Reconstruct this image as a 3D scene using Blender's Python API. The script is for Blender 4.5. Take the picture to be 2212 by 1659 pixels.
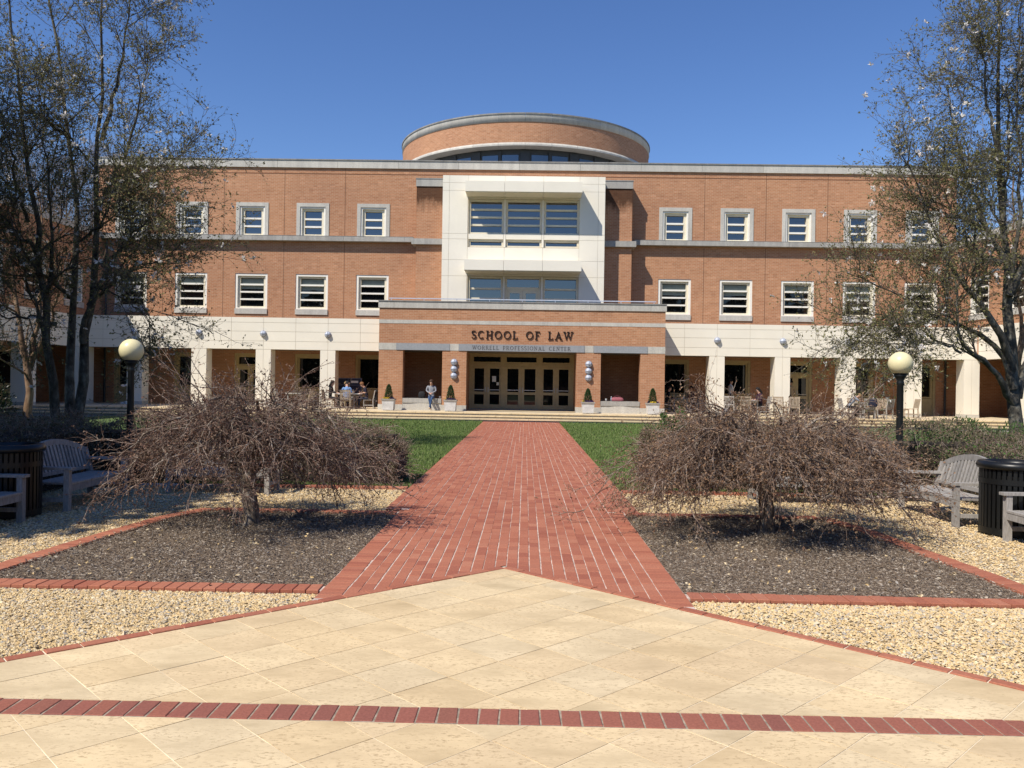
import bpy, math, random
import numpy as np
from mathutils import Matrix, Vector
for o in list(bpy.data.objects): bpy.data.objects.remove(o)
S = bpy.context.scene
COL = S.collection
rng = np.random.default_rng(7)
random.seed(7)
PI = math.pi
# ------------------------------------------------------------------ camera
F_PX, YAW, ROLL, EYE = 1789.0, 28 / 1789.0, 0.0158, 1.7      # focal length in pixels of a 2212-wide picture
cam_d = bpy.data.cameras.new('camera'); cam = bpy.data.objects.new('camera', cam_d); COL.objects.link(cam)
fw = Vector((-math.sin(YAW), math.cos(YAW), 0)); r0 = Vector((math.cos(YAW), math.sin(YAW), 0)); u0 = Vector((0, 0, 1))
rv = r0 * math.cos(ROLL) + u0 * math.sin(ROLL); uv = u0 * math.cos(ROLL) - r0 * math.sin(ROLL)
cam.matrix_world = Matrix(((rv.x, uv.x, -fw.x, 0), (rv.y, uv.y, -fw.y, 0), (rv.z, uv.z, -fw.z, EYE), (0, 0, 0, 1)))
cam_d.sensor_width = 36; cam_d.lens = 36 * F_PX / 2212; cam_d.clip_end = 3000; cam_d.clip_start = .05
S.camera = cam
# ------------------------------------------------------------------ sky, sun, exposure
SUN = Vector((.571, .60, -1.0))                              # direction the light travels
EL = math.atan2(1, math.hypot(SUN.x, SUN.y))
w = bpy.data.worlds.new('World'); S.world = w; w.use_nodes = True
nt = w.node_tree; bg = nt.nodes['Background']
sky = nt.nodes.new('ShaderNodeTexSky'); sky.sky_type = 'NISHITA'; sky.sun_disc = False
sky.sun_elevation = EL; sky.sun_rotation = math.atan2(-SUN.x, -SUN.y)
sky.air_density = 1.0; sky.dust_density = 0.0; sky.ozone_density = 4.0; sky.altitude = 200
hs = nt.nodes.new('ShaderNodeHueSaturation'); hs.inputs['Hue'].default_value = .511; hs.inputs['Saturation'].default_value = 1.16; hs.inputs['Value'].default_value = 1.36
nt.links.new(sky.outputs[0], hs.inputs['Color']); nt.links.new(hs.outputs[0], bg.inputs[0]); bg.inputs[1].default_value = .088
ld = bpy.data.lights.new('sun', 'SUN'); ld.energy = 4.9; ld.angle = math.radians(.53); ld.color = (1, .93, .82)
sun = bpy.data.objects.new('sun', ld); COL.objects.link(sun); sun.location = (-20, -20, 40)
sun.rotation_euler = SUN.to_track_quat('-Z', 'Y').to_euler()
S.view_settings.view_transform = 'Standard'; S.view_settings.look = 'None'
S.view_settings.exposure = 0.22; S.view_settings.gamma = 1
S.render.engine = 'CYCLES'

# ------------------------------------------------------------------ materials
MAT = {}
def nodes(name):
    m = bpy.data.materials.new(name); m.use_nodes = True; MAT[name] = m
    return m, m.node_tree, m.node_tree.nodes['Principled BSDF'], m.node_tree.links
def pset(b, rough=.8, metal=0., ior=None, spec=None):
    b.inputs['Roughness'].default_value = rough; b.inputs['Metallic'].default_value = metal
    if ior: b.inputs['IOR'].default_value = ior
    if spec is not None: b.inputs['Specular IOR Level'].default_value = spec
def ramp(t, stops):
    r = t.nodes.new('ShaderNodeValToRGB'); e = r.color_ramp.elements
    while len(e) < len(stops): e.new(.5)
    for k, (p, c) in zip(e, stops): k.position = p; k.color = (*c, 1)
    return r
def noise(t, scale, detail=4, rough=.6, vec=None, dim='3D'):
    n = t.nodes.new('ShaderNodeTexNoise'); n.inputs['Scale'].default_value = scale
    n.inputs['Detail'].default_value = detail; n.inputs['Roughness'].default_value = rough
    if vec is not None: t.links.new(vec, n.inputs['Vector'])
    return n
def mixc(t, a, b, fac, mode='MIX'):
    m = t.nodes.new('ShaderNodeMix'); m.data_type = 'RGBA'; m.blend_type = mode
    for v, s in ((a, m.inputs[6]), (b, m.inputs[7]), (fac, m.inputs[0])):
        if isinstance(v, (int, float)): s.default_value = v
        elif isinstance(v, tuple): s.default_value = (*v, 1)
        else: t.links.new(v, s)
    return m.outputs[2]
def bump(t, b, h, strength=.3, dist=.01):
    n = t.nodes.new('ShaderNodeBump'); n.inputs['Strength'].default_value = strength; n.inputs['Distance'].default_value = dist
    t.links.new(h, n.inputs['Height']); t.links.new(n.outputs[0], b.inputs['Normal'])
def pos(t):
    return t.nodes.new('ShaderNodeNewGeometry').outputs['Position']
def varied(name, cols, rand='island', rough=.8, nscale=40, namt=.35, bumpd=.002, spec=.3, detail=5):
    """colour picked per piece (island or object), with fine grain"""
    m, t, b, L = nodes(name); pset(b, rough, spec=spec)
    g = t.nodes.new('ShaderNodeNewGeometry'); oi = t.nodes.new('ShaderNodeObjectInfo')
    r = ramp(t, [((i + .0) / max(1, len(cols) - 1), c) for i, c in enumerate(cols)])
    L.new(g.outputs['Random Per Island'] if rand == 'island' else oi.outputs['Random'], r.inputs[0])
    n = noise(t, nscale, detail, .65, g.outputs['Position'])
    nr = ramp(t, [(.3, (1 - namt,) * 3), (.7, (1 + namt * .35,) * 3)]); L.new(n.outputs[0], nr.inputs[0])
    L.new(mixc(t, r.outputs[0], nr.outputs[0], 1.0, 'MULTIPLY'), b.inputs['Base Color'])
    if bumpd: bump(t, b, n.outputs[0], .6, bumpd)
    return m
def plain(name, c, rough=.7, metal=0, nscale=6, namt=.15, ior=None, bumpd=0, spec=.4):
    m, t, b, L = nodes(name); pset(b, rough, metal, ior, spec)
    n = noise(t, nscale, 5, .6, pos(t))
    r = ramp(t, [(.3, tuple(x * (1 - namt) for x in c)), (.7, tuple(min(1, x * (1 + namt * .6)) for x in c))])
    L.new(n.outputs[0], r.inputs[0]); L.new(r.outputs[0], b.inputs['Base Color'])
    if bumpd: bump(t, b, n.outputs[0], .5, bumpd)
    return m
def brickwall(name, drum=False, stain=False):
    m, t, b, L = nodes(name); pset(b, .85, spec=.2)
    p = pos(t); sx = t.nodes.new('ShaderNodeSeparateXYZ'); L.new(p, sx.inputs[0])
    cb = t.nodes.new('ShaderNodeCombineXYZ')
    def mth(op, a, bb):
        q = t.nodes.new('ShaderNodeMath'); q.operation = op
        for v, s in ((a, q.inputs[0]), (bb, q.inputs[1])):
            if isinstance(v, (int, float)): s.default_value = v
            else: L.new(v, s)
        return q.outputs[0]
    if drum: uu = mth('MULTIPLY', mth('ARCTAN2', mth('ADD', sx.outputs[0], .19), mth('SUBTRACT', 57.0, sx.outputs[1])), 8.36)
    else: uu = mth('ADD', sx.outputs[0], sx.outputs[1])
    L.new(uu, cb.inputs[0]); L.new(sx.outputs[2], cb.inputs[1])
    br = t.nodes.new('ShaderNodeTexBrick'); L.new(cb.outputs[0], br.inputs['Vector'])
    br.inputs['Scale'].default_value = 1; br.inputs['Brick Width'].default_value = .235; br.inputs['Row Height'].default_value = .081
    br.inputs['Mortar Size'].default_value = .0075; br.inputs['Mortar Smooth'].default_value = .15; br.inputs['Bias'].default_value = 0
    br.inputs['Color1'].default_value = (.472, .228, .124, 1); br.inputs['Color2'].default_value = (.435, .203, .108, 1)
    br.inputs['Mortar'].default_value = (.50, .36, .24, 1)
    # per-brick odd ones: second brick lookup as a white/black mask
    n1 = noise(t, 3.2, 3, .6, cb.outputs[0]); n2 = noise(t, .23, 4, .6, cb.outputs[0])
    wn = t.nodes.new('ShaderNodeTexWhiteNoise'); wn.noise_dimensions = '2D'
    sc = t.nodes.new('ShaderNodeVectorMath'); sc.operation = 'MULTIPLY'; L.new(cb.outputs[0], sc.inputs[0]); sc.inputs[1].default_value = (1 / .235, 1 / .081, 1)
    fl = t.nodes.new('ShaderNodeVectorMath'); fl.operation = 'FLOOR'; L.new(sc.outputs[0], fl.inputs[0]); L.new(fl.outputs[0], wn.inputs['Vector'])
    wr = ramp(t, [(0, (.78, .75, .74)), (.14, (.92, .9, .88)), (.5, (1, 1, 1)), (.9, (1.0, 1.02, 1.03)), (1, (1.2, 1.24, 1.28))]); L.new(wn.outputs['Value'], wr.inputs[0])
    c = mixc(t, br.outputs['Color'], wr.outputs[0], .72, 'MULTIPLY')
    r1 = ramp(t, [(.3, (.95, .95, .94)), (.7, (1.03, 1.03, 1.02))]); L.new(n1.outputs[0], r1.inputs[0])
    c = mixc(t, c, r1.outputs[0], 1., 'MULTIPLY')
    r2 = ramp(t, [(.32, (.86, .85, .87)), (.68, (1.05, 1.05, 1.03))]); L.new(n2.outputs[0], r2.inputs[0])
    c = mixc(t, c, r2.outputs[0], 1., 'MULTIPLY')
    if stain:   # mildew streaks under the pier copings, a stain with its own ragged lower edge
        mp = t.nodes.new('ShaderNodeMapping'); mp.inputs['Scale'].default_value = (3.2, 1.1, 1); L.new(cb.outputs[0], mp.inputs[0])
        n3 = noise(t, 1.0, 5, .7, mp.outputs[0])
        hgt = mth('MULTIPLY', mth('SUBTRACT', sx.outputs[2], 10.6), .62)
        k = mth('SUBTRACT', mth('ADD', hgt, n3.outputs[0]), .55)
        kr = ramp(t, [(.05, (1, 1, 1)), (.5, (.22, .20, .19))]); L.new(k, kr.inputs[0])
        c = mixc(t, c, kr.outputs[0], 1., 'MULTIPLY')
    L.new(c, b.inputs['Base Color'])
    bump(t, b, br.outputs['Fac'], -.35, .006)
    return m
def streaked(name, base, dark, amt=.5, scale=(1.5, 1.5, .25)):
    """stone with faint vertical weather streaks and blotches"""
    m, t, b, L = nodes(name); pset(b, .8, spec=.25)
    mp = t.nodes.new('ShaderNodeMapping'); mp.inputs['Scale'].default_value = scale; L.new(pos(t), mp.inputs[0])
    n = noise(t, 2.2, 6, .65, mp.outputs[0]); n2 = noise(t, 14, 4, .6, pos(t))
    r = ramp(t, [(.3, dark), (.62, base)]); L.new(n.outputs[0], r.inputs[0])
    c = mixc(t, base, r.outputs[0], amt)
    r2 = ramp(t, [(.3, (.88,) * 3), (.7, (1.06,) * 3)]); L.new(n2.outputs[0], r2.inputs[0])
    oi = t.nodes.new('ShaderNodeObjectInfo'); r3 = ramp(t, [(0, (.9, .9, .9)), (1, (1.05, 1.05, 1.04))]); L.new(oi.outputs['Random'], r3.inputs[0])
    c = mixc(t, mixc(t, c, r2.outputs[0], 1., 'MULTIPLY'), r3.outputs[0], 1., 'MULTIPLY')
    L.new(c, b.inputs['Base Color']); return m
def glass(name, c=(.012, .014, .017), ior=2.0, rough=.015):
    m, t, b, L = nodes(name); pset(b, rough, 0, ior, .5); b.inputs['Base Color'].default_value = (*c, 1)
    n = noise(t, .9, 2, .5, pos(t)); bump(t, b, n.outputs[0], .06, .02)
    return m
def leafy(name, cols, rough=.55, trans=.25):
    m, t, b, L = nodes(name); pset(b, rough, spec=.3)
    g = t.nodes.new('ShaderNodeNewGeometry')
    r = ramp(t, [(i / (len(cols) - 1), c) for i, c in enumerate(cols)]); L.new(g.outputs['Random Per Island'], r.inputs[0])
    L.new(r.outputs[0], b.inputs['Base Color'])
    if trans:
        tr = t.nodes.new('ShaderNodeBsdfTranslucent'); L.new(r.outputs[0], tr.inputs[0])
        mx = t.nodes.new('ShaderNodeMixShader'); mx.inputs[0].default_value = trans
        out = t.nodes['Material Output']; L.new(b.outputs[0], mx.inputs[1]); L.new(tr.outputs[0], mx.inputs[2]); L.new(mx.outputs[0], out.inputs[0])
    return m

brickwall('brick'); brickwall('brick_drum', drum=True); brickwall('brick_stained', stain=True)
streaked('stone', (.56, .535, .475), (.33, .315, .29), .5)
streaked('stone_dark', (.42, .405, .37), (.22, .21, .20), .6)
streaked('stone_blue', (.33, .345, .36), (.25, .26, .28), .4)
streaked('coping_top', (.30, .29, .275), (.12, .12, .12), .6)
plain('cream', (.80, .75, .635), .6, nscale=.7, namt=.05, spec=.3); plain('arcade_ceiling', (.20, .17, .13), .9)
plain('cream_joint', (.50, .44, .33)); plain('white_paint', (.84, .81, .72), .5, namt=.05)
plain('frame_cream', (.72, .655, .50), .5, namt=.07); plain('frame_tan', (.46, .36, .19), .5, namt=.12)
plain('frame_dark', (.05, .052, .055), .5)
glass('glass', (.010, .013, .020), 2.3); glass('glass_dark', (.006, .007, .008), 1.55)
plain('blind', (.16, .19, .17), .7); plain('dark_interior', (.03, .022, .016), .9)
plain('letter_bronze', (.022, .013, .010), .45, .3); plain('letter_cut', (.07, .07, .075), .8)
plain('white_metal', (.50, .54, .62), .4); plain('lamp_grey', (.30, .33, .40), .45, namt=.05); plain('joint_brown', (.16, .085, .05), .9)
plain('paper', (.7, .7, .68)); plain('steel', (.45, .43, .40), .35, .8)
plain('roofing', (.30, .29, .28), .9)
varied('paver', [(.37, .126, .074), (.43, .165, .098), (.405, .146, .086), (.33, .108, .066), (.455, .186, .112)], 'island', .85, 60, .28, .0015)
varied('paver_single', [(.37, .126, .074), (.43, .165, .098), (.405, .146, .086), (.33, .108, .066), (.455, .186, .112)], 'object', .85, 60, .28, .0015)
varied('strip_brick', [(.27, .105, .072), (.32, .115, .076), (.295, .105, .075), (.25, .093, .068)], 'object', .85, 70, .25, .0015)
plain('mortar', (.58, .46, .385), .95, nscale=9, namt=.45); plain('joint_grey', (.34, .28, .21), .95, nscale=20, namt=.5)
def travertine():
    m, t, b, L = nodes('travertine'); pset(b, .75, spec=.25)
    oi = t.nodes.new('ShaderNodeObjectInfo'); g = t.nodes.new('ShaderNodeTexCoord')
    off = t.nodes.new('ShaderNodeVectorMath'); off.operation = 'ADD'
    sc = t.nodes.new('ShaderNodeMath'); sc.operation = 'MULTIPLY'; sc.inputs[1].default_value = 90; L.new(oi.outputs['Random'], sc.inputs[0])
    L.new(pos(t), off.inputs[0]); L.new(sc.outputs[0], off.inputs[1])
    mp = t.nodes.new('ShaderNodeMapping'); mp.inputs['Rotation'].default_value = (0, 0, math.radians(-8)); mp.inputs['Scale'].default_value = (.7, 1.5, 1)
    L.new(off.outputs[0], mp.inputs[0])
    r0_ = ramp(t, [(0, (.645, .50, .295)), (.3, (.675, .535, .325)), (.55, (.645, .525, .335)), (.8, (.685, .54, .325)), (1, (.63, .49, .30))]); L.new(oi.outputs['Random'], r0_.inputs[0])
    n1 = noise(t, 3.0, 6, .62, mp.outputs[0]); n2 = noise(t, 42, 4, .72, mp.outputs[0])
    q1 = ramp(t, [(.28, (.76, .74, .71)), (.48, (.96, .95, .94)), (.7, (1.12, 1.12, 1.12))]); L.new(n1.outputs[0], q1.inputs[0])
    mask = ramp(t, [(.40, (.1, .1, .1)), (.56, (1, 1, 1))]); L.new(n1.outputs[0], mask.inputs[0])
    pit = ramp(t, [(.36, (.58, .54, .5)), (.47, (1, 1, 1))]); L.new(n2.outputs[0], pit.inputs[0])
    c = mixc(t, r0_.outputs[0], q1.outputs[0], 1., 'MULTIPLY')
    pm = mixc(t, (1., 1., 1.), pit.outputs[0], mask.outputs[0])
    c = mixc(t, c, pm, .9, 'MULTIPLY')
    n4 = noise(t, .7, 3, .5, pos(t)); q4 = ramp(t, [(.3, (.9, .88, .86)), (.7, (1.05, 1.05, 1.05))]); L.new(n4.outputs[0], q4.inputs[0])
    c = mixc(t, c, q4.outputs[0], 1., 'MULTIPLY')
    L.new(c, b.inputs['Base Color']); bump(t, b, n2.outputs[0], .35, .004)
travertine()
plain('step_stone', (.66, .53, .33), .8, nscale=5, namt=.18); plain('terrace_stone', (.62, .51, .34), .8, nscale=3, namt=.15)
plain('tile_joint', (.82, .70, .53), .95, nscale=2.2, namt=.45)
varied('pebble', [(.68, .50, .25), (.62, .43, .19), (.74, .585, .34), (.56, .39, .19), (.79, .66, .44), (.36, .335, .30), (.68, .49, .245), (.72, .555, .30)], 'island', .75, 50, .25, 0)
plain('gravel_bed', (.46, .345, .195), .95, nscale=55, namt=.65, bumpd=.01)
varied('mulch_chip', [(.175, .126, .086), (.29, .222, .16), (.42, .35, .27), (.23, .167, .115), (.14, .10, .07), (.58, .51, .42), (.26, .195, .137)], 'island', .9, 30, .4, 0)
plain('mulch_bed', (.155, .112, .076), .95, nscale=40, namt=.6, bumpd=.012)
varied('grass_blade', [(.095, .155, .034), (.135, .21, .05), (.175, .24, .068), (.115, .18, .042), (.27, .28, .12)], 'island', .6, 3, .3, 0)
plain('lawn_soil', (.085, .135, .035), .95, nscale=9, namt=.4); plain('far_ground', (.10, .12, .05), .95, nscale=.3, namt=.3)
def bark(name, a, b_, c, sc=9):
    m, t, b, L = nodes(name); pset(b, .9, spec=.2)
    mp = t.nodes.new('ShaderNodeMapping'); mp.inputs['Scale'].default_value = (1, 1, .6); L.new(pos(t), mp.inputs[0])
    n = noise(t, sc, 6, .65, mp.outputs[0]); r = ramp(t, [(.34, a), (.52, b_), (.66, c)]); L.new(n.outputs[0], r.inputs[0])
    L.new(r.outputs[0], b.inputs['Base Color']); bump(t, b, n.outputs[0], .8, .02)
bark('bark_magnolia', (.045, .040, .032), (.11, .10, .08), (.21, .205, .17), 7)
bark('bark_tan', (.13, .08, .05), (.24, .155, .10), (.33, .24, .17), 6)
bark('bark_weeping', (.075, .055, .04), (.19, .15, .115), (.36, .32, .27), 14)
bark('twig_weeping', (.10, .068, .052), (.19, .135, .105), (.40, .34, .285), 9)
bark('twig_magnolia', (.06, .05, .038), (.11, .095, .072), (.19, .17, .14), 8)
bark('twig_far', (.15, .115, .09), (.215, .17, .135), (.28, .235, .195), 3)
leafy('leaf_magnolia', [(.13, .135, .05), (.21, .205, .075), (.15, .145, .065), (.29, .27, .11), (.23, .175, .095)], .5, .3)
leafy('blossom', [(.80, .78, .72), (.86, .84, .80), (.74, .66, .62), (.85, .83, .77)], .6, .3)
leafy('bud_red', [(.17, .088, .062), (.24, .14, .095), (.12, .066, .048), (.32, .22, .155)], .6, .15)
leafy('bud_brown', [(.21, .115, .066), (.30, .185, .105), (.15, .082, .05), (.37, .255, .16), (.22, .128, .07)], .6, .15)
leafy('hedge_leaf', [(.085, .075, .036), (.14, .112, .062), (.21, .16, .10), (.068, .085, .03), (.28, .22, .145), (.11, .085, .055)], .6, .15)
leafy('green_leaf', [(.045, .095, .022), (.085, .155, .035), (.065, .12, .03), (.11, .185, .05)], .5, .25)
leafy('conifer_leaf', [(.018, .045, .014), (.035, .075, .02), (.05, .095, .03), (.025, .055, .016)], .55, .1)
leafy('evergreen_leaf', [(.012, .022, .010), (.022, .038, .015), (.03, .05, .02)], .4, .1)
leafy('pansy_yellow', [(.80, .55, .03), (.75, .62, .10)], .6, .2); leafy('pansy_purple', [(.055, .02, .14), (.10, .03, .20), (.03, .015, .07)], .6, .2)
plain('planter', (.60, .59, .575), .85, nscale=4, namt=.22); plain('planter_rim', (.33, .30, .27), .85, nscale=6, namt=.3)
plain('soil', (.04, .03, .022), .95)
def wood(name, a, b_):
    m, t, b, L = nodes(name); pset(b, .8, spec=.2)
    tc = t.nodes.new('ShaderNodeTexCoord'); mp = t.nodes.new('ShaderNodeMapping'); mp.inputs['Scale'].default_value = (14, 14, 3); L.new(tc.outputs['Object'], mp.inputs[0])
    n = noise(t, 4, 5, .6, mp.outputs[0]); oi = t.nodes.new('ShaderNodeObjectInfo')
    r = ramp(t, [(.3, a), (.7, b_)]); L.new(n.outputs[0], r.inputs[0])
    r3 = ramp(t, [(0, (.78, .78, .79)), (1, (1.12, 1.1, 1.08))]); L.new(oi.outputs['Random'], r3.inputs[0])
    L.new(mixc(t, r.outputs[0], r3.outputs[0], 1., 'MULTIPLY'), b.inputs['Base Color']); bump(t, b, n.outputs[0], .3, .002)
wood('wood_grey', (.24, .225, .205), (.42, .40, .37)); wood('wood_teak', (.27, .21, .145), (.46, .385, .29))
plain('black_metal', (.010, .011, .011), .38, .2, spec=.5); plain('post_black', (.012, .014, .014), .45, .2)
m, t, b, L = nodes('globe'); pset(b, .35, spec=.4); b.inputs['Base Color'].default_value = (.76, .68, .40, 1); b.inputs['Subsurface Weight'].default_value = .0
plain('dark_liner', (.004, .004, .004), .7)
for nm, c in dict(skin=(.52, .31, .22), skin_tan=(.40, .22, .14), hair_brown=(.06, .032, .018), hair_black=(.012, .009, .008), hair_blond=(.30, .19, .09), hair_red=(.20, .09, .035),
                  cloth_navy=(.012, .014, .035), cloth_blue=(.16, .29, .55), cloth_grey=(.22, .24, .28), cloth_lightgrey=(.27, .28, .31), cloth_white=(.72, .72, .72), cloth_black=(.012, .012, .014),
                  cloth_maroon=(.055, .022, .035), jeans=(.035, .075, .17), jeans_dark=(.018, .025, .05), shoe_tan=(.45, .34, .22), shoe_dark=(.02, .02, .02), cloth_tan=(.33, .26, .17),
                  navy_board=(.014, .018, .045), board_frame=(.10, .12, .18), bag_pink=(.32, .10, .12), white_plastic=(.75, .75, .75), red_plastic=(.45, .03, .04), khaki=(.30, .24, .15)).items():
    plain(nm, c, .8, namt=.18, nscale=20)
MT = lambda n: MAT[n]

# ------------------------------------------------------------------ object helpers
def tag(o, label=None, cat=None, group=None, kind=None):
    if label: o['label'] = label
    if cat: o['category'] = cat
    if group: o['group'] = group
    if kind: o['kind'] = kind
    return o
def thing(name, loc, label, cat, group=None, rz=0.):
    o = bpy.data.objects.new(name, None); COL.objects.link(o); o.location = loc; o.rotation_euler = (0, 0, rz); o.empty_display_size = .2
    return tag(o, label, cat, group)
def copy_tree(o, parent=None):
    c = o.copy(); COL.objects.link(c); c.parent = parent
    for ch in [k for k in o.children]: copy_tree(ch, c)
    return c
def wloc(o):
    v = Vector((0, 0, 0))
    while o: v += o.location; o = o.parent
    return v
def link(name, me, parent=None, loc=(0, 0, 0)):
    o = bpy.data.objects.new(name, me); COL.objects.link(o); o.parent = parent; o.location = loc; return o
class MB:
    """collects simple solids; build() makes one mesh object. world=True: coordinates are world ones."""
    def __init__(s): s.v = []; s.f = []; s.m = []; s.sm = []
    def poly(s, pts, mat=0, smooth=False):
        k = len(s.v); s.v += [tuple(p) for p in pts]; s.f.append(tuple(range(k, k + len(pts)))); s.m.append(mat); s.sm.append(smooth); return s
    def box(s, x0, x1, y0, y1, z0, z1, mat=0):
        k = len(s.v); s.v += [(x, y, z) for z in (z0, z1) for y in (y0, y1) for x in (x0, x1)]
        for q in ((0, 2, 3, 1), (4, 5, 7, 6), (0, 1, 5, 4), (2, 6, 7, 3), (0, 4, 6, 2), (1, 3, 7, 5)):
            s.f.append(tuple(k + i for i in q)); s.m.append(mat); s.sm.append(False)
        return s
    def prism(s, pts, z0, z1, mat=0):
        n = len(pts); k = len(s.v); s.v += [(x, y, z0) for x, y in pts] + [(x, y, z1) for x, y in pts]
        s.f.append(tuple(k + n + i for i in range(n))); s.f.append(tuple(k + i for i in reversed(range(n)))); s.m += [mat, mat]; s.sm += [False, False]
        for i in range(n):
            j = (i + 1) % n; s.f.append((k + i, k + j, k + n + j, k + n + i)); s.m.append(mat); s.sm.append(False)
        return s
    def beam(s, a, b, w, h, mat=0, up=(0, 0, 1)):
        a = Vector(a); b = Vector(b); d = (b - a).normalized(); u = Vector(up)
        sd = d.cross(u)
        if sd.length < 1e-4: sd = d.cross(Vector((1, 0, 0)))
        sd.normalize(); u = sd.cross(d); k = len(s.v)
        for p in (a, b):
            for i, j in ((-1, -1), (1, -1), (1, 1), (-1, 1)): s.v.append(tuple(p + sd * i * w / 2 + u * j * h / 2))
        for q in ((0, 1, 2, 3), (7, 6, 5, 4), (0, 4, 5, 1), (1, 5, 6, 2), (2, 6, 7, 3), (3, 7, 4, 0)):
            s.f.append(tuple(k + i for i in q)); s.m.append(mat); s.sm.append(False)
        return s
    def lathe(s, prof, n=24, c=(0, 0, 0), mat=0, axis='z', smooth=True, a0=0, a1=2 * PI):
        k = len(s.v); full = abs(a1 - a0 - 2 * PI) < 1e-6; cnt = n if full else n + 1
        for (r, z) in prof:
            for i in range(cnt):
                a = a0 + (a1 - a0) * i / n; p = (r * math.cos(a), r * math.sin(a), z)
                if axis == '-y': p = (r * math.cos(a), -z, r * math.sin(a))
                s.v.append((p[0] + c[0], p[1] + c[1], p[2] + c[2]))
        for j in range(len(prof) - 1):
            for i in range(n):
                i2 = (i + 1) % cnt
                s.f.append((k + j * cnt + i, k + j * cnt + i2, k + (j + 1) * cnt + i2, k + (j + 1) * cnt + i)); s.m.append(mat); s.sm.append(smooth)
        return s
    def ring(s, x0, x1, z0, z1, w, y0, y1, mat=0, wb=None, wt=None):
        wb = w if wb is None else wb; wt = w if wt is None else wt
        s.box(x0, x0 + w, y0, y1, z0, z1, mat); s.box(x1 - w, x1, y0, y1, z0, z1, mat)
        if wb: s.box(x0 + w, x1 - w, y0 + .001, y1, z0, z0 + wb, mat)
        if wt: s.box(x0 + w, x1 - w, y0 + .001, y1, z1 - wt, z1, mat)
        return s
    def mesh(s, name, mats, off=(0, 0, 0), bevel=0):
        me = bpy.data.meshes.new(name); ox, oy, oz = off
        me.from_pydata([(x - ox, y - oy, z - oz) for x, y, z in s.v], [], s.f)
        for q in (mats if isinstance(mats, (list, tuple)) else [mats]): me.materials.append(MT(q))
        me.polygons.foreach_set('material_index', s.m); me.polygons.foreach_set('use_smooth', s.sm); me.update()
        return me
    def build(s, name, mats, parent=None, world=True, loc=None):
        if loc is not None: o = link(name, s.mesh(name, mats), parent, loc); return o
        off = wloc(parent) if (world and parent) else (0, 0, 0)
        return link(name, s.mesh(name, mats, off), parent)
def np_mesh(name, verts, faces, mats, midx=None, smooth=False):
    """faces: list of (M,k) int arrays"""
    me = bpy.data.meshes.new(name); verts = np.ascontiguousarray(verts, dtype=np.float32)
    faces = [np.asarray(f) for f in faces if len(f)]
    me.vertices.add(len(verts)); me.vertices.foreach_set('co', verts.ravel())
    lv = np.concatenate([f.ravel() for f in faces]).astype(np.int32); tot = np.concatenate([np.full(len(f), f.shape[1]) for f in faces]).astype(np.int32)
    st = np.concatenate([[0], np.cumsum(tot)[:-1]]).astype(np.int32)
    me.loops.add(len(lv)); me.loops.foreach_set('vertex_index', lv)
    me.polygons.add(len(tot)); me.polygons.foreach_set('loop_start', st); me.polygons.foreach_set('loop_total', tot)
    for q in mats: me.materials.append(MT(q))
    if midx is not None: me.polygons.foreach_set('material_index', np.asarray(midx, np.int32))
    me.polygons.foreach_set('use_smooth', np.full(len(tot), smooth))
    me.update(calc_edges=True); return me
def norm(a): return a / np.maximum(np.linalg.norm(a, axis=-1, keepdims=True), 1e-9)
def tubes(P, R, sides=4):
    """P (N,K,3) paths, R (N,K) radii -> verts, quad faces"""
    N, K, _ = P.shape; T = np.empty_like(P); T[:, 1:-1] = P[:, 2:] - P[:, :-2]; T[:, 0] = P[:, 1] - P[:, 0]; T[:, -1] = P[:, -1] - P[:, -2]; T = norm(T)
    ref = np.where(np.abs(T[:, :1, 2:3]) > .9, np.array([1., 0, 0]), np.array([0, 0, 1.])); ref = np.broadcast_to(ref, T.shape)
    A = norm(np.cross(T, ref)); B = np.cross(T, A); an = np.arange(sides) * 2 * PI / sides
    V = P[:, :, None] + R[:, :, None, None] * (np.cos(an)[None, None, :, None] * A[:, :, None] + np.sin(an)[None, None, :, None] * B[:, :, None])
    V = V.reshape(-1, 3); base = (np.arange(N) * K * sides)[:, None, None] + (np.arange(K - 1) * sides)[None, :, None]
    i = np.arange(sides)[None, None]; j = (np.arange(sides) + 1)[None, None] % sides
    Fq = np.stack([base + i, base + j, base + sides + j, base + sides + i], -1).reshape(-1, 4)
    return V, Fq
def leaves(C, L, W, D=None, bend=.25, r=None):
    """bent diamond leaves at C (N,3); L, W sizes; D preferred axis"""
    r = r or rng; N = len(C); d = norm(r.normal(size=(N, 3))) if D is None else norm(D + r.normal(size=(N, 3)) * .45)
    s = norm(np.cross(d, r.normal(size=(N, 3)))); n = np.cross(d, s); L = np.broadcast_to(L, N)[:, None]; W = np.broadcast_to(W, N)[:, None]
    V = np.stack([C, C + d * L * .5 + s * W * .5 + n * L * bend * .4, C + d * L, C + d * L * .5 - s * W * .5 + n * L * bend * .4], 1).reshape(-1, 3)
    k = np.arange(N)[:, None] * 4; return V, np.concatenate([k + np.array([[0, 1, 2]]), k + np.array([[0, 2, 3]])])
class NM:
    """collects numpy pieces with material slots"""
    def __init__(s): s.V = []; s.F = []; s.M = []; s.n = 0
    def add(s, V, Fc, mi):
        s.F.append(np.asarray(Fc) + s.n); s.V.append(V); s.M.append(np.full(len(Fc), mi)); s.n += len(V); return s
    def build(s, name, mats, parent=None, loc=(0, 0, 0), smooth=False):
        return link(name, np_mesh(name, np.concatenate(s.V), s.F, mats, np.concatenate(s.M), smooth), parent, loc)
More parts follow.
